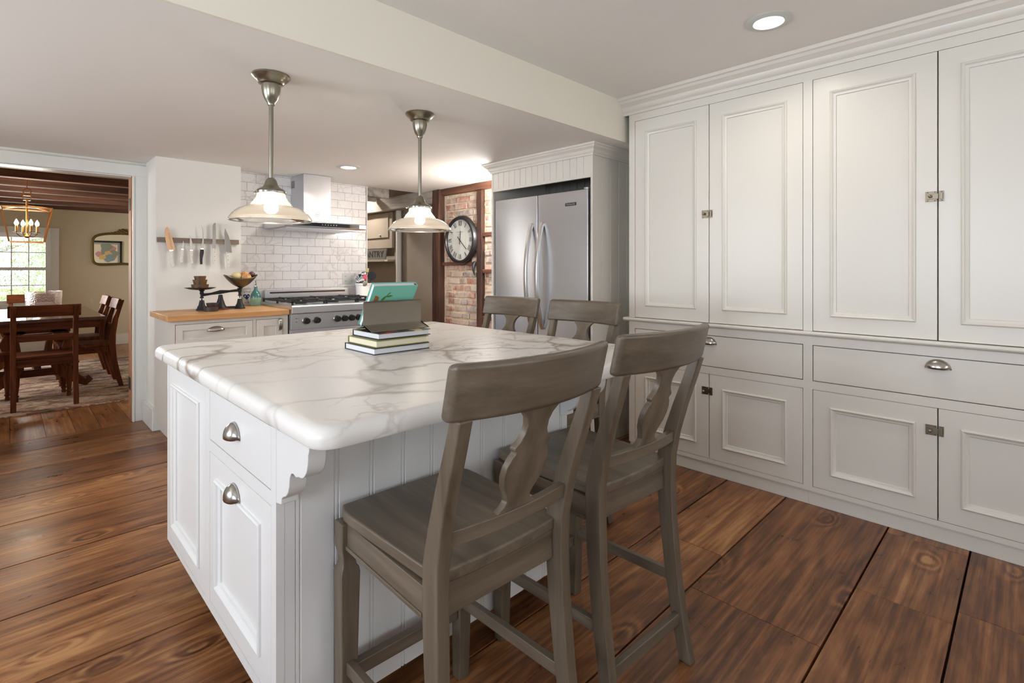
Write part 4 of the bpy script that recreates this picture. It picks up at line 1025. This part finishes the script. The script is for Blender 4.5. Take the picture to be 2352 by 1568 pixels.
# knife rack and knives
m=MB(); m.box(.822,1.398,4.698,4.7195,1.442,1.479); tag(m.build('magnetic_knife_rack',M['rackwood'],shift=True,bevel=.002),'grey brown wooden strip holding six knives on the wall','knife rack')
def knife(x,zt,zb,w,kind,lb,tilt=0):
    t=thing('knife',(x,4.69,zb),lb,'knife','knives on the wall strip')
    L=zt-zb; hl=.42*L if kind not in('paring','utility') else .48*L; y0,y1=4.6925,4.6965
    ht=.105 if kind in('paring','utility') else .125
    zh=zb+ht; bl=zt-zh
    def tp(px,pz): a=tilt; dx,dz=px-x,pz-zb; return (x+dx*math.cos(a)+dz*math.sin(a),zb+dz*math.cos(a)-dx*math.sin(a))
    P={'santoku':[(-.018,0),(.030,0),(.016,.6),(.005,.86),(-.002,1),(-.014,.95),(-.022,.8),(-.024,.5)],
       'paring':[(-.012,0),(.012,0),(.012,.5),(.002,1),(-.006,.7),(-.011,.3)],
       'utility':[(-.013,0),(.013,0),(.013,.5),(.004,.85),(-.005,1),(-.010,.7),(-.013,.3)],
       'boning':[(-.010,0),(.014,.03),(.014,.3),(.010,.6),(.0,.85),(-.012,1),(-.004,.75),(.0,.5),(-.004,.25)],
       'bread':[(-.016,0),(.018,0),(.015,.98),(.010,1),(-.004,.97),(-.014,.88)],
       'chef':[(-.014,0),(.033,0),(.030,.3),(.018,.68),(-.004,1),(-.012,.8),(-.015,.4)]}[kind]
    k=w/.045
    m=MB(); m.prism([tp(x+a*k,zh+b*bl) for a,b in P],'y',y0,y1); bd=m.build('blade',M['blade'] if kind!='santoku' else plain('copper_tinted_steel',S(176,140,110),.28,.9),t,bevel=.0008,ang=60)
    if kind=='santoku':
        m=MB()
        for i in range(10): c_=tp(x+.008+i*-.0008,zh+.02+i*.0125); m.box(c_[0]-.005,c_[0]+.005,y0-.0006,y0,c_[1]-.0012,c_[1]+.0012)
        m.build('hollow_marks',M['bronze'],bd)
    hp=[(-.008,0),(.010,.0),(.011,.01),(.006,.35*ht),(.010,ht*.8),(.008,ht),(-.010,ht),(-.009,ht*.7),(-.010,ht*.35)]
    if kind=='boning': hp=[(-.008,0),(.008,.004),(.006,.02),(.006,.05),(.014,.10),(.010,ht),(-.012,ht),(-.014,.08),(-.012,.03)]
    m=MB(); m.prism([tp(x+a,zb+b) for a,b in hp],'y',4.686,4.702); hh=m.build('handle',M['whitehandle'] if kind!='boning' else M['black'],t,bevel=.003)
    m=MB()
    a_,b_,c_,d_=[tp(x+a,zh+b) for a,b in((-.011,-.004),(.014*k,-.003),(.014*k,.006),(-.011,.007))]; m.prism([a_,b_,c_,d_],'y',4.685,4.701); m.build('bolster',M['chrome'],t,bevel=.001)
    if kind!='boning':
        m=MB()
        for q in(.25,.52,.8): c_=tp(x,zb+ht*q); m.cyl((c_[0],4.686,c_[1]),(c_[0],4.6848,c_[1]),.0028,n=10)
        m.build('rivets',M['blade'],hh)
knife(.922,1.563,1.252,.050,'santoku','wide santoku knife with tinted blade, leftmost on the wall strip',-.10)
knife(.980,1.462,1.283,.028,'paring','small paring knife, shortest blade on the wall strip',.07)
knife(1.052,1.502,1.277,.030,'utility','cream-handled utility knife, third from the left on the strip',-.04)
knife(1.118,1.590,1.270,.034,'boning','black-handled curved boning knife on the wall strip',.04)
knife(1.210,1.612,1.272,.036,'bread','straight cream-handled bread knife, fifth from the left',0)
knife(1.315,1.573,1.244,.048,'chef','chef knife with cream handle, rightmost on the wall strip',-.06)

# old balance scale with pan and weights
ZB=.9155
sc=thing('balance_scale',(1.205,4.50,ZB),'antique black iron balance scale on the butcher block','scale')
SY=4.50
m=MB()
bell=lambda c,s=1:[(.0,0),(.040*s,0),(.040*s,.008),(.032*s,.018),(.030*s,.028),(.022*s,.042),(.018*s,.065),(.015*s,.078),(.0,.080)]
for cx in(1.075,1.345): m.lathe(bell(0),(cx,SY,ZB),n=24)
m.lathe([(0,0),(.055,0),(.055,.010),(.046,.020),(.034,.034),(.026,.060),(.018,.085),(.016,.10),(.014,.115),(0,.118)],(1.205,SY,ZB),n=28)
m.box(1.09,1.33,SY-.012,SY+.012,ZB+.003,ZB+.022); m.build('base',M['iron'],sc,bevel=.001)
m=MB(); m.lathe([(.0555,.002),(.0575,.002),(.0575,.008),(.0555,.008)],(1.205,SY,ZB),n=28); m.build('red_band',M['red'],sc)
m=MB(); m.tube([(1.075,SY,ZB+.118),(1.14,SY,ZB+.126),(1.205,SY,ZB+.138),(1.27,SY,ZB+.142),(1.345,SY,ZB+.148)],[.012,.009,.016,.009,.012],n=10); m.build('beam',M['iron'],sc)
for cx,dz in((1.075,0),(1.345,.022)):
    m=MB(); m.lathe([(.004,0),(.004,.015),(.014,.016),(.014,.024),(.009,.028),(.011,.045),(.016,.055),(.012,.066),(.022,.078),(0,.080)],(cx,SY,ZB+.078+dz*.4),n=18); m.build('hanger',M['iron'],sc)
m=MB(); m.lathe([(0,0),(.03,.0),(.075,.006),(.104,.016),(.106,.018),(.075,.010),(.03,.004),(0,.004)],(1.065,SY,ZB+.158),n=36); m.build('weight_platter',M['iron'],sc)
# scoop pan: asymmetric bowl
m=MB(); vs=[];fs=[]; nr,na=7,36; PC=(1.352,SY,ZB+.172)
for i in range(nr+1):
    f=i/nr
    for k in range(na):
        a=2*PI*k/na; rr=f*(.088+.038*abs(math.cos(a))**2); z=.072*f**1.9+.030*f**2*abs(math.cos(a))**3
        vs.append((PC[0]+rr*math.cos(a),PC[1]+rr*math.sin(a),PC[2]+z))
for i in range(nr):
    for k in range(na): l=(k+1)%na; fs.append((i*na+k,i*na+l,(i+1)*na+l,(i+1)*na+k))
m.add(vs,fs); m.build('weighing_pan',M['tinpan'],sc,solid=.002,ang=60)
m=MB(); m.tube([(1.30,SY-.02,PC[2]+.028),(1.33,SY-.012,PC[2]+.004),(1.352,SY,PC[2]-.006),(1.38,SY+.01,PC[2]+.006),(1.41,SY+.02,PC[2]+.034)],.005); m.build('pan_cradle',M['iron'],sc)
def onn(x,y,z,r_,mat,lb,ax=(0,0,1)):
    q=Vector((0,0,1)).rotation_difference(Vector(ax).normalized()).to_matrix().to_4x4(); mb=MB()
    pr=[(0,-1),(.25,-.985),(.6,-.83),(.88,-.5),(1,-.05),(.95,.35),(.75,.68),(.48,.88),(.26,1.0),(.14,1.15),(.09,1.35),(.0,1.45)]
    mb.lathe([(a*r_,b*r_*.92) for a,b in pr],n=24,M=Matrix.Translation((x,y,z))@q,cap=False); o=mb.build('onion',M[mat],ang=70,shift=True); tag(o,lb,'onion','onions in the scale pan')
onn(1.318,SY,PC[2]+.085,.040,'onionp','pale onion with its pointed tip to the left, in the scale pan',(-.9,.0,.15))
onn(1.385,SY-.035,PC[2]+.076,.037,'onion','golden onion at the front of the scale pan',(.2,-.5,.5))
onn(1.392,SY+.038,PC[2]+.092,.036,'onion','orange onion at the back of the scale pan',(.3,.5,.8))
onn(1.445,SY+.03,PC[2]+.100,.026,'oniond','small dark onion at the right rim of the scale pan',(.8,.2,.3))
def dish(x,y,z,r0,r1,h,mat,lb,g):
    mb=MB(); mb.lathe([(0,0),(r0,0),(r1,h),(r1-.003,h),(r0-.003,.003),(0,.003)],(x,y,z),n=32); tag(mb.build('tin_cup' if mat=='rust' else 'scale_weight',M[mat],shift=True,ang=50),lb,'cup' if mat=='rust' else 'weight',g)
pz=ZB+.1625
dish(1.063,SY,pz,.052,.060,.038,'rust','largest rusty tin cup, lowest of three stacked on the scale platter','rusty tin cups on the scale')
dish(1.063,SY,pz+.0385,.042,.050,.036,'rust','middle-sized rusty tin cup in the stack on the scale platter','rusty tin cups on the scale')
dish(1.063,SY,pz+.075,.036,.042,.028,'rust','smallest rusty tin cup on top of the stack on the scale','rusty tin cups on the scale')
dish(1.105,4.36,ZB,.046,.048,.036,'weight','larger dark round weight standing before the scale','dark weights before the scale')
dish(1.113,4.365,ZB+.0362,.036,.042,.026,'weight','smaller dark weight on top of the larger one before the scale','dark weights before the scale')
# jar and bottle
jr=thing('stoneware_jar',(1.497,4.862,ZB),'grey stoneware jar painted with a blue heart','jar')
m=MB(); m.lathe([(0,0),(.045,0),(.048,.006),(.048,.125),(.044,.135),(.046,.142),(.046,.15),(.040,.15),(.040,.01),(0,.01)],(1.497,4.862,ZB),n=36); jb=m.build('body',M['jar'],jr,ang=40)
m=MB(); hx=lambda t_:(.022*math.sin(t_)**3*1.0,.00145*(13*math.cos(t_)-5*math.cos(2*t_)-2*math.cos(3*t_)-math.cos(4*t_))*1.25)
pts=[hx(2*PI*i/28) for i in range(28)]; dirc=Vector((-.31,-.95,0)); n=len(pts); vs=[]
base_a=math.atan2(-.95,-.05)
for rr in(.0475,.0492):
    for (u,z) in pts: a=base_a+u*1.25/.048; vs.append((1.497+rr*math.cos(a),4.862+rr*math.sin(a),ZB+.078+z))
m.add(vs,[tuple(range(n)),tuple(range(n,2*n))]+[(i,(i+1)%n,n+(i+1)%n,n+i) for i in range(n)]); m.build('painted_heart',M['cobalt'],jb)
m=MB()
for (a0,z,l_) in((-.5,.115,.3),(-.1,.118,.25),(.3,.115,.3),(-.75,.06,.18),(-.3,.022,.2),(.15,.022,.2),(.62,.055,.16)):
    for i in range(6):
        a=base_a+a0+l_*i/6; b=a+l_/6; zz=ZB+z+.003*math.sin(i*1.4); 
        m.add([(1.497+r_*math.cos(q),4.862+r_*math.sin(q),zz+h) for r_ in(.0475,.0488) for q in(a,b) for h in(0,.005)],[(0,1,3,2),(4,5,7,6),(0,1,5,4),(2,3,7,6),(0,2,6,4),(1,3,7,5)])
m.build('painted_sprigs',M['cobalt'],jb)
ob=thing('oil_bottle',(1.545,4.74,ZB),'teal glazed oil bottle with a metal pouring spout','bottle')
m=MB(); m.lathe([(.0,.072),(.0425,.072),(.0425,.084),(.039,.100),(.032,.115),(.023,.128),(.0155,.138),(.0135,.146),(.0135,.158),(.015,.160),(.015,.164),(0,.164)],(1.545,4.74,ZB),n=32); m.build('upper_glaze',M['teal'],ob)
m=MB(); m.lathe([(0,0),(.041,0),(.0435,.006),(.043,.06),(.0425,.072),(0,.072)],(1.545,4.74,ZB),n=32); m.build('lower_glaze',M['sage'],ob)
m=MB(); m.cyl((1.545,4.74,ZB+.164),(1.545,4.74,ZB+.174),.009,n=12); m.tube([(1.545,4.74,ZB+.174),(1.547,4.74,ZB+.19),(1.540,4.73,ZB+.21),(1.537,4.725,ZB+.215)],[.005,.0045,.004,.003],n=8); m.tube([(1.545,4.74,ZB+.178),(1.534,4.73,ZB+.186)],.0022,n=6); m.ball((1.532,4.73,ZB+.188),.005,n=10,m=6); m.build('pour_spout',M['chrome'],ob)
# outlet
ot=thing('wall_outlet',(2.50,4.912,1.08),'pale grey double outlet plate on the tiles beside the crock','outlet')
m=MB(); m.box(2.425,2.565,4.9085,4.9135,1.075,1.190); pl=m.build('cover_plate',M['plastic_white'],ot,bevel=.001)
m=MB()
for x in(2.46,2.53):
    for z in(1.105,1.155):
        for dx in(-.006,.006): m.box(x+dx-.0012,x+dx+.0012,4.9078,4.9085,z,z+.010)
m.build('socket_slots',M['black'],pl)
# crock and utensils
KX,KY=2.585,4.775
cr_=thing('utensil_crock',(KX,KY,ZB),'white ceramic crock full of cooking utensils','crock')
m=MB(); m.lathe([(0,0),(.070,0),(.073,.006),(.073,.02),(.071,.022),(.077,.150),(.081,.154),(.083,.168),(.080,.174),(.076,.174),(.074,.15),(.068,.012),(0,.012)],(KX,KY,ZB),n=44); m.build('crock_body',M['white_ceramic'],cr_,ang=30)
import math as _m
ca,sa=math.cos(R(-29)),math.sin(R(-29))   # screen-right direction at the crock, in plan
def K(r_,f,z): return Vector((KX+ca*r_-sa*0+0.29*f*0-0*f, KY+sa*r_,0))+Vector((math.sin(R(29))*f,math.cos(R(29))*f,ZB+z))
def utensil(lb,cat,nm,base,top,head,hmat,smat,g='utensils in the white crock'):
    a=K(*base); b=K(*top); t=thing(nm,(a.x,a.y,a.z),lb,cat,g)
    m=MB(); m.cyl(a,b,.005,n=8); m.build('shaft',M[smat],t)
    m=MB(); head(m,b,(b-a).normalized()); m.build('head',M[hmat],t,ang=60,solid=0)
def facing(b,rot=0):
    # local x = screen right, y = towards the camera, z up
    x=Vector((ca,sa,0)); z=Vector((0,0,1)); y=z.cross(x)
    Mt=Matrix(((x.x,y.x,z.x,b.x),(x.y,y.y,z.y,b.y),(x.z,y.z,z.z,b.z),(0,0,0,1))); return Mt@Matrix.Rotation(rot,4,'Y')
def disc(rx,rz,cz,rot=0,ring=0):
    def f(m,b,d):
        Mt=facing(b,rot)
        m.prism([(rx*math.cos(2*PI*i/28),cz+rz*math.sin(2*PI*i/28)) for i in range(28)],'y',-.003,.003,M=Mt)
        for q in range(ring):
            k=.25+.2*q; m.tube([Mt@Vector((rx*k*math.cos(2*PI*i/24),-.0035,cz+rz*k*math.sin(2*PI*i/24))) for i in range(24)],.0012,n=5,close=True)
        m.cyl(b-d*.02,b+d*.02,.006,.008,n=8)
    return f
def bowl(r_,cz=0,rot=0):
    def f(m,b,d): m.ball((0,0,cz),r_,r_*.55,r_,M=facing(b,rot))
    return f
def slat(w,h,rot=0,holes=4):
    def f(m,b,d):
        Mt=facing(b,rot); n=holes*2+1
        for i in range(n):
            x0=-w/2+w*i/n
            if i%2==0: m.box(x0,x0+w/n,-.0015,.0015,0,h,M=Mt)
        m.box(-w/2,w/2,-.0015,.0015,0,h*.14,M=Mt); m.box(-w/2,w/2,-.0015,.0015,h*.86,h,M=Mt)
    return f
utensil('round black slotted skimmer at the right of the crock','skimmer','skimmer',(.02,.0,.02),(.068,.0,.205),disc(.044,.046,.045,.35,4),'black','black')
utensil('maroon-handled spatula with a pale wooden end, tallest in the crock','spatula','spatula',(-.01,.02,.02),(.034,.02,.285),lambda m,b,d:m.box(-.017,.017,-.006,.006,0,.042,M=facing(b,.12)),'woodlt','maroon')
utensil('shiny steel ladle bowl near the top of the crock','ladle','ladle',(.0,-.01,.02),(.005,-.01,.25),bowl(.030,.015),'chrome','chrome')
utensil('pink silicone spoon standing in the crock','spoon','spoon',(.01,-.02,.02),(.012,-.03,.215),lambda m,b,d:m.ball((0,0,.02),.020,.008,.030,M=facing(b,.25)),'pink','woodlt')
utensil('steel slotted turner at the left of the crock','turner','turner',(-.03,.0,.02),(-.045,-.01,.175),slat(.050,.085,-.35),'chrome','chrome')
utensil('second steel slotted turner in the middle of the crock','turner','turner',(-.02,.01,.02),(-.022,-.015,.185),slat(.055,.075,.45,5),'chrome','chrome')
utensil('black turner behind the steel ones in the crock','turner','turner',(-.02,.03,.02),(-.028,.03,.215),lambda m,b,d:m.box(-.034,.034,-.002,.002,0,.05,M=facing(b,-.3)),'black','black')
utensil('black whisk-like spatula at the far left of the crock','spatula','spatula',(-.04,.03,.02),(-.062,.03,.20),lambda m,b,d:m.box(-.022,.022,-.003,.003,0,.055,M=facing(b,.5)),'black','black')
utensil('small steel ladle bowl low at the left rim of the crock','ladle','ladle',(-.03,-.02,.03),(-.048,-.035,.180),bowl(.026,.012),'chrome','chrome')
utensil('second small steel ladle bowl at the middle rim of the crock','ladle','ladle',(-.01,-.03,.03),(-.012,-.04,.190),bowl(.025,.012),'chrome','chrome')
utensil('grey spoon drooping over the front rim of the crock','spoon','spoon',(.0,-.05,.10),(.018,-.078,.178),lambda m,b,d:m.ball((0,0,-.008),.024,.007,.028,M=facing(b,.5)),'pewter','pewter')

# ---------------------------------------------------------------- dining room
m=MB(); m.box(-1.35,1.75,5.965,9.0,.001,.012); tag(m.build('rug',M['rug'],shift=True,bevel=.003),'red and beige patterned rug under the dining table','rug')
m=MB(); 
tb=thing('dining_table',(.21,7.45,.012),'dark cherry wood trestle dining table on the rug','table')
m=MB(); m.box(-.28,.715,6.51,8.40,.728,.762,r=.3); m.build('tabletop',plain('polished_table',S(84,44,26),.12,var=.25),tb,bevel=.006)
for bb in((-.24,.675,6.56,6.585),(-.24,.675,8.33,8.355),(-.24,-.215,6.586,8.329),(.65,.675,6.586,8.329)):
    m=MB(); m.box(*bb,.655,.728); m.build('apron',M['dinex'],tb,bevel=.002)
def scroll(s):
    # centre line of an S scroll from top to foot, with radius
    P=[(.10,.655),(.19,.60),(.23,.52),(.20,.44),(.14,.37),(.13,.29),(.18,.22),(.25,.17),(.31,.12),(.36,.09),(.39,.12),(.37,.15)]
    return [(.2175+s*a,b) for a,b in P]
for yy in(6.75,8.10):
    for s in(-1,1):
        m=MB(); m.tube([(x,yy,z+.0) for x,z in scroll(s)],0,sq=[(.09,.07),(.09,.08),(.09,.08),(.09,.07),(.09,.065),(.09,.07),(.09,.09),(.09,.09),(.09,.075),(.09,.06),(.08,.05),(.07,.03)],n=4); m.build('leg',M['dinez'],tb,bevel=.008)
    for bb in((-.05,.485,yy-.04,yy+.04,.20,.27),(-.02,.455,yy-.045,yy+.045,.615,.655)):
        m=MB(); m.box(*bb); m.build('trestle_rail',M['dinex'],tb,bevel=.004)
m=MB(); m.tube([(.2175,lerp(6.75,8.10,i/16),.235+.025*math.sin(i/16*PI*4)) for i in range(17)],0,sq=(.05,.08)); m.build('stretcher',M['diney'],tb,bevel=.004)
def chair():
    t=thing('dining_chair',(0,0,.012),'x','chair','dark cherry dining chairs around the table')
    B=lambda mb,name,mat,**k: mb.build(name,M[mat],t,world=False,**k)
    m=MB(); m.box(-.215,.215,-.20,.215,.425,.452,r=.3); B(m,'seat','dinex',bevel=.008)
    for bb in((-.19,.19,-.195,-.175),(-.165,.165,.17,.19),(-.205,-.185,-.17,.158),(.185,.205,-.17,.158)):
        m=MB(); m.box(*bb,.36,.425); B(m,'apron','dinex',bevel=.002)
    for s in(-1,1):
        yz=[(-.275,0,.04),(-.245,.12,.048),(-.212,.28,.055),(-.20,.42,.058),(-.205,.55,.052),(-.228,.70,.045),(-.262,.82,.038),(-.285,.895,.034)]
        vs=[];fs=[]
        for (y,z,d) in yz:
            for (a,b) in((-1,-1),(1,-1),(1,1),(-1,1)): vs.append((s*.205+a*.019,y+b*d/2,z))
        for i in range(len(yz)-1):
            for k in range(4): l=(k+1)%4; fs.append((4*i+k,4*i+l,4*i+4+l,4*i+4+k))
        n=len(yz); fs+=[(0,1,2,3),(4*n-4,4*n-3,4*n-2,4*n-1)]; m=MB(); m.add(vs,fs,r=random.random()); B(m,'leg','dinez',bevel=.005)
        m=MB(); m.lathe([(0,0),(.016,0),(.018,.02),(.014,.035),(.022,.045),(.022,.055),(.015,.062),(.024,.14),(.027,.22),(.018,.285),(.026,.295),(.026,.31),(.02,.318),(.024,.33),(.024,.425),(0,.425)],(s*.185,.178,0),n=16,r=random.random()); B(m,'leg','dinez')
    def curved(z0,z1,hw,yc,sag,th,rk,n=14):
        mb=MB(); vs=[];fs=[]
        for i in range(n+1):
            u=-1+2*i/n
            for (zz,o) in((z0,-th/2),(z0,th/2),(z1,th/2),(z1,-th/2)): vs.append((u*hw,yc+sag*u*u+o-rk*(zz-z0),zz))
        for i in range(n):
            for k in range(4): l=(k+1)%4; fs.append((4*i+k,4*i+l,4*i+4+l,4*i+4+k))
        fs+=[(0,1,2,3),(4*n,4*n+1,4*n+2,4*n+3)]; mb.add(vs,fs,r=random.random()); return mb
    B(curved(.80,.905,.242,-.252,.02,.024,.28),'crest_rail','dinex',bevel=.006)
    B(curved(.585,.64,.187,-.212,.0,.022,.1),'back_rail','dinex',bevel=.004)
    return t
c0=chair()
for i,(x,y,rz,lb) in enumerate([(.248,6.365,0,'dark cherry dining chair with its back to the doorway, nearest one'),
    (.245,8.52,PI,'dark cherry dining chair at the far end before the window'),
    (.585,6.93,PI/2,'dark cherry dining chair on the right of the table, nearer of the two'),
    (.585,7.72,PI/2,'dark cherry dining chair on the right of the table, farther of the two'),
    (-.17,6.88,-PI/2,'dark cherry dining chair on the left of the table, nearer of the two'),
    (-.17,7.70,-PI/2,'dark cherry dining chair on the left of the table, farther of the two')]):
    o=c0 if i==0 else copy_tree(c0); o.location=(x,y,.0125); o.rotation_euler=(0,0,rz); o['label']=lb
m=MB(); m.lathe([(.0,.0),(.125,.0),(.135,.02),(.146,.24),(.142,.24),(.131,.02),(.12,.006),(0,.006)],(.278,7.2,.763),n=48); tag(m.build('glass_bowl',M['bowlglass'],shift=True,ang=40),'tall hammered clear glass bowl on the dining table','bowl')
# lantern chandelier
LX,LY=.155,7.4
cl=thing('lantern_chandelier',(LX,LY,1.515),'brass open-frame lantern with four lit candle bulbs','chandelier')
m=MB(); tzz,bzz,ts,bs=1.865,1.515,.19,.135; w=.006
def bar(a,b,r_=.006): m.tube([a,b],0,sq=(r_*2,r_*2))
TC=[(LX+a*ts,LY+b*ts,tzz) for a,b in((-1,-1),(1,-1),(1,1),(-1,1))]; BC=[(LX+a*bs,LY+b*bs,bzz) for a,b in((-1,-1),(1,-1),(1,1),(-1,1))]
for i in range(4): bar(TC[i],TC[(i+1)%4]); bar(BC[i],BC[(i+1)%4],.005); bar(TC[i],BC[i])
for i in range(4): bar(TC[i],(LX,LY,1.895),.004)
m.build('frame',M['brass'],cl)
m=MB(); m.cyl((LX,LY,1.575),(LX,LY,1.97),.009,n=12); m.build('rod',M['brass'],cl)
m=MB(); m.box(LX-.035,LX-.028,LY-.012,LY+.012,1.95,2.005); m.box(LX+.028,LX+.035,LY-.012,LY+.012,1.95,2.005); m.box(LX-.035,LX+.035,LY-.012,LY+.012,1.998,2.008); m.box(LX-.035,LX+.035,LY-.012,LY+.012,1.95,1.958); m.build('square_link',M['brass'],cl)
m=MB(); m.tube([(LX+.030*math.cos(2*PI*i/28),LY,2.040+.030*math.sin(2*PI*i/28)) for i in range(28)],.005,n=8,close=True); m.build('ring',M['brass'],cl)
m=MB(); m.cyl((LX,LY,2.07),(LX,LY,2.335),.004,n=8); m.lathe([(0,0),(.05,0),(.045,-.02),(0,-.03)],(LX,LY,2.34),n=24); m.build('ceiling_hook',M['brass'],cl)
m=MB(); m.lathe([(0,0),(.012,.004),(.03,.02),(.02,.035),(.012,.05),(0,.055)],(LX,LY,1.555),n=20); m.build('hub',M['brass'],cl)
for k in range(4):
    a=R(20)+k*PI/2; x=LX+.085*math.cos(a); y=LY+.085*math.sin(a)
    m=MB(); m.tube([(LX,LY,1.58),(LX+.05*math.cos(a),LY+.05*math.sin(a),1.572),(x,y,1.60),(x,y,1.615)],.0045,n=8); m.lathe([(0,0),(.028,.004),(.03,.008),(0,.008)],(x,y,1.612),n=20); ar=m.build('arm',M['bronze'],cl)
    m=MB(); m.cyl((x,y,1.62),(x,y,1.685),.011,n=14); m.build('candle_sleeve',M['brass'],ar)
    m=MB(); m.lathe([(0,0),(.010,.003),(.0175,.018),(.016,.034),(.008,.05),(.003,.062),(0,.066)],(x,y,1.685),n=16); m.build('candle_bulb',M['candle'],ar)
l=bpy.data.lights.new('lantern_light','POINT'); l.energy=16; l.color=(1,.86,.66); l.shadow_soft_size=.08
o=bpy.data.objects.new('lantern_light',l); C.objects.link(o); o.location=(LX,LY,1.76)
# mirror
mr=thing('gilt_mirror',(1.42,10.47,1.28),'ornate gilt framed mirror on the far dining wall','mirror')
MX=1.36; hw,z0,z1=.385,1.30,1.77
def outline(k):
    P=[]
    n=56
    for i in range(n):
        a=2*PI*i/n; c_,s_=math.cos(a),math.sin(a); e=.34
        x=hw*(abs(c_)**e)*(1 if c_>0 else -1); z=(z1-z0)/2*(abs(s_)**e)*(1 if s_>0 else -1)
        if s_>0: z*=1+.16*max(0,math.cos(x/hw*PI/2))
        else: z*=1-.06*math.cos(x/hw*PI)
        P.append((MX+x*k,(z0+z1)/2+z*k))
    return P
m=MB(); m.prism(outline(.97),'y',10.465,10.472); m.build('mirror_glass',M['mirror'],mr)
m=MB(); m.tube([(x,10.465,z) for x,z in outline(1.0)],.019,n=10,close=True); m.build('frame',M['gilt'],mr)
m=MB(); zc=(z0+z1)/2+(z1-z0)/2*1.17
for (dx,dz,r_) in((0,.05,.028),(-.03,.035,.022),(.03,.035,.022),(-.06,.02,.022),(.06,.02,.022),(-.10,.012,.016),(.10,.012,.016),(0,.01,.035),(-.14,.003,.014),(.14,.003,.014),(-.18,-.008,.012),(.18,-.008,.012),(-.045,.055,.012),(.045,.055,.012)): m.ball((MX+dx,10.462,zc+dz),r_*1.25,.016,r_)
m.build('crest_carving',M['gilt'],mr)
# framed map on the near dining wall, seen only in the mirror
mp=thing('framed_map',(1.78,5.27,1.2),'black framed coloured map, seen in the gilt mirror','picture')
ax0,ax1,mz0,mz1=1.36,2.02,1.29,1.90
m=MB(); f=.042
for (a,b,c_,d_) in((ax0,ax1,mz0,mz0+f),(ax0,ax1,mz1-f,mz1),(ax0,ax0+f,mz0,mz1),(ax1-f,ax1,mz0,mz1)): m.box(a,b,5.251,5.275,c_,d_)
m.build('picture_frame',M['black'],mp,bevel=.002)
m=MB(); m.box(ax0+f,ax1-f,5.251,5.258,mz0+f,mz1-f); m.build('mount',M['mat'],mp)
m=MB(); m.box(ax0+.085,ax1-.085,5.258,5.260,mz0+.085,mz1-.085); sheet=m.build('map_sheet',M['mapbase'],mp)
for k,(mat,cs) in enumerate([('mp',[(.25,.75,.12),(.7,.45,.10),(.2,.3,.10)]),('mg',[(.45,.85,.14),(.15,.5,.12),(.5,.6,.1)]),('my',[(.38,.5,.09),(.6,.3,.08)]),('mb',[(.33,.25,.13)])]):
    m=MB()
    for (u,v,r_) in cs:
        w_=ax1-ax0-.17; h_=mz1-mz0-.17; cx=ax0+.085+w_*(1-u); cz=mz0+.085+h_*v
        m.prism([(cx+r_*.80*(1+.16*math.sin(3*a+k))*math.cos(a),cz+r_*.72*(1+.14*math.sin(4*a+u*9))*math.sin(a)) for a in [2*PI*i/18 for i in range(18)]],'y',5.260,5.2605+.0004*(k+1)+.0016*u)
    m.build('map_region',M[mat],sheet)
# outside: lawn and trees seen through the dining window
m=MB(); m.box(-30,30,10.8,60,-.5,-.45); struct('ground_outside',m,M['grass'])
def tree(x,y,h,r_,lb,mat,seed):
    rnd=random.Random(seed); t=thing('garden_tree',(x,y,-.45),lb,'tree','garden trees outside the dining window')
    m=MB(); m.tube([(x,y,-.45),(x+.1,y,h*.3),(x-.05,y,h*.6),(x+.05,y,h*.9)],[.16,.12,.08,.03],n=10)
    for k in range(22):
        z=rnd.uniform(.1,.85)*h; a=rnd.uniform(0,2*PI); L=r_*rnd.uniform(.5,.95)
        m.tube([(x,y,z),(x+L*.5*math.cos(a),y+L*.5*math.sin(a),z+L*.25),(x+L*math.cos(a),y+L*math.sin(a),z+L*.35+rnd.uniform(-.2,.2))],[.04,.025,.008],n=6)
    m.build('trunk',M['bark'],t)
    m=MB(); vs=[];fs=[]
    for k in range(11000):
        a=rnd.uniform(0,2*PI); b=math.acos(rnd.uniform(-1,1)); q=r_*rnd.uniform(.35,1)**.6
        c_=Vector((x+q*math.sin(b)*math.cos(a),y+q*math.sin(b)*math.sin(a),h*.5+q*1.15*math.cos(b)+.1))
        s_=rnd.uniform(.018,.042); u=Vector((rnd.gauss(0,1),rnd.gauss(0,1),rnd.gauss(0,1))).normalized(); v=u.orthogonal().normalized()
        n=len(vs); vs+=[c_-u*s_,c_+v*s_*.45,c_+u*s_,c_-v*s_*.45]; fs.append((n,n+1,n+2,n+3))
    m.add(vs,fs); m.build('foliage',mat,t,weld=False,flat=True)
tree(-2.2,15.6,3.4,1.7,'pale green leafy tree left outside the dining window',M['leaf'],1)
tree(1.5,15.2,3.2,1.6,'bright green leafy tree right outside the dining window',M['leaf'],2)
tree(-.6,20.6,4.6,2.6,'taller darker leafy tree behind the others outside the dining window',M['leaf2'],3)
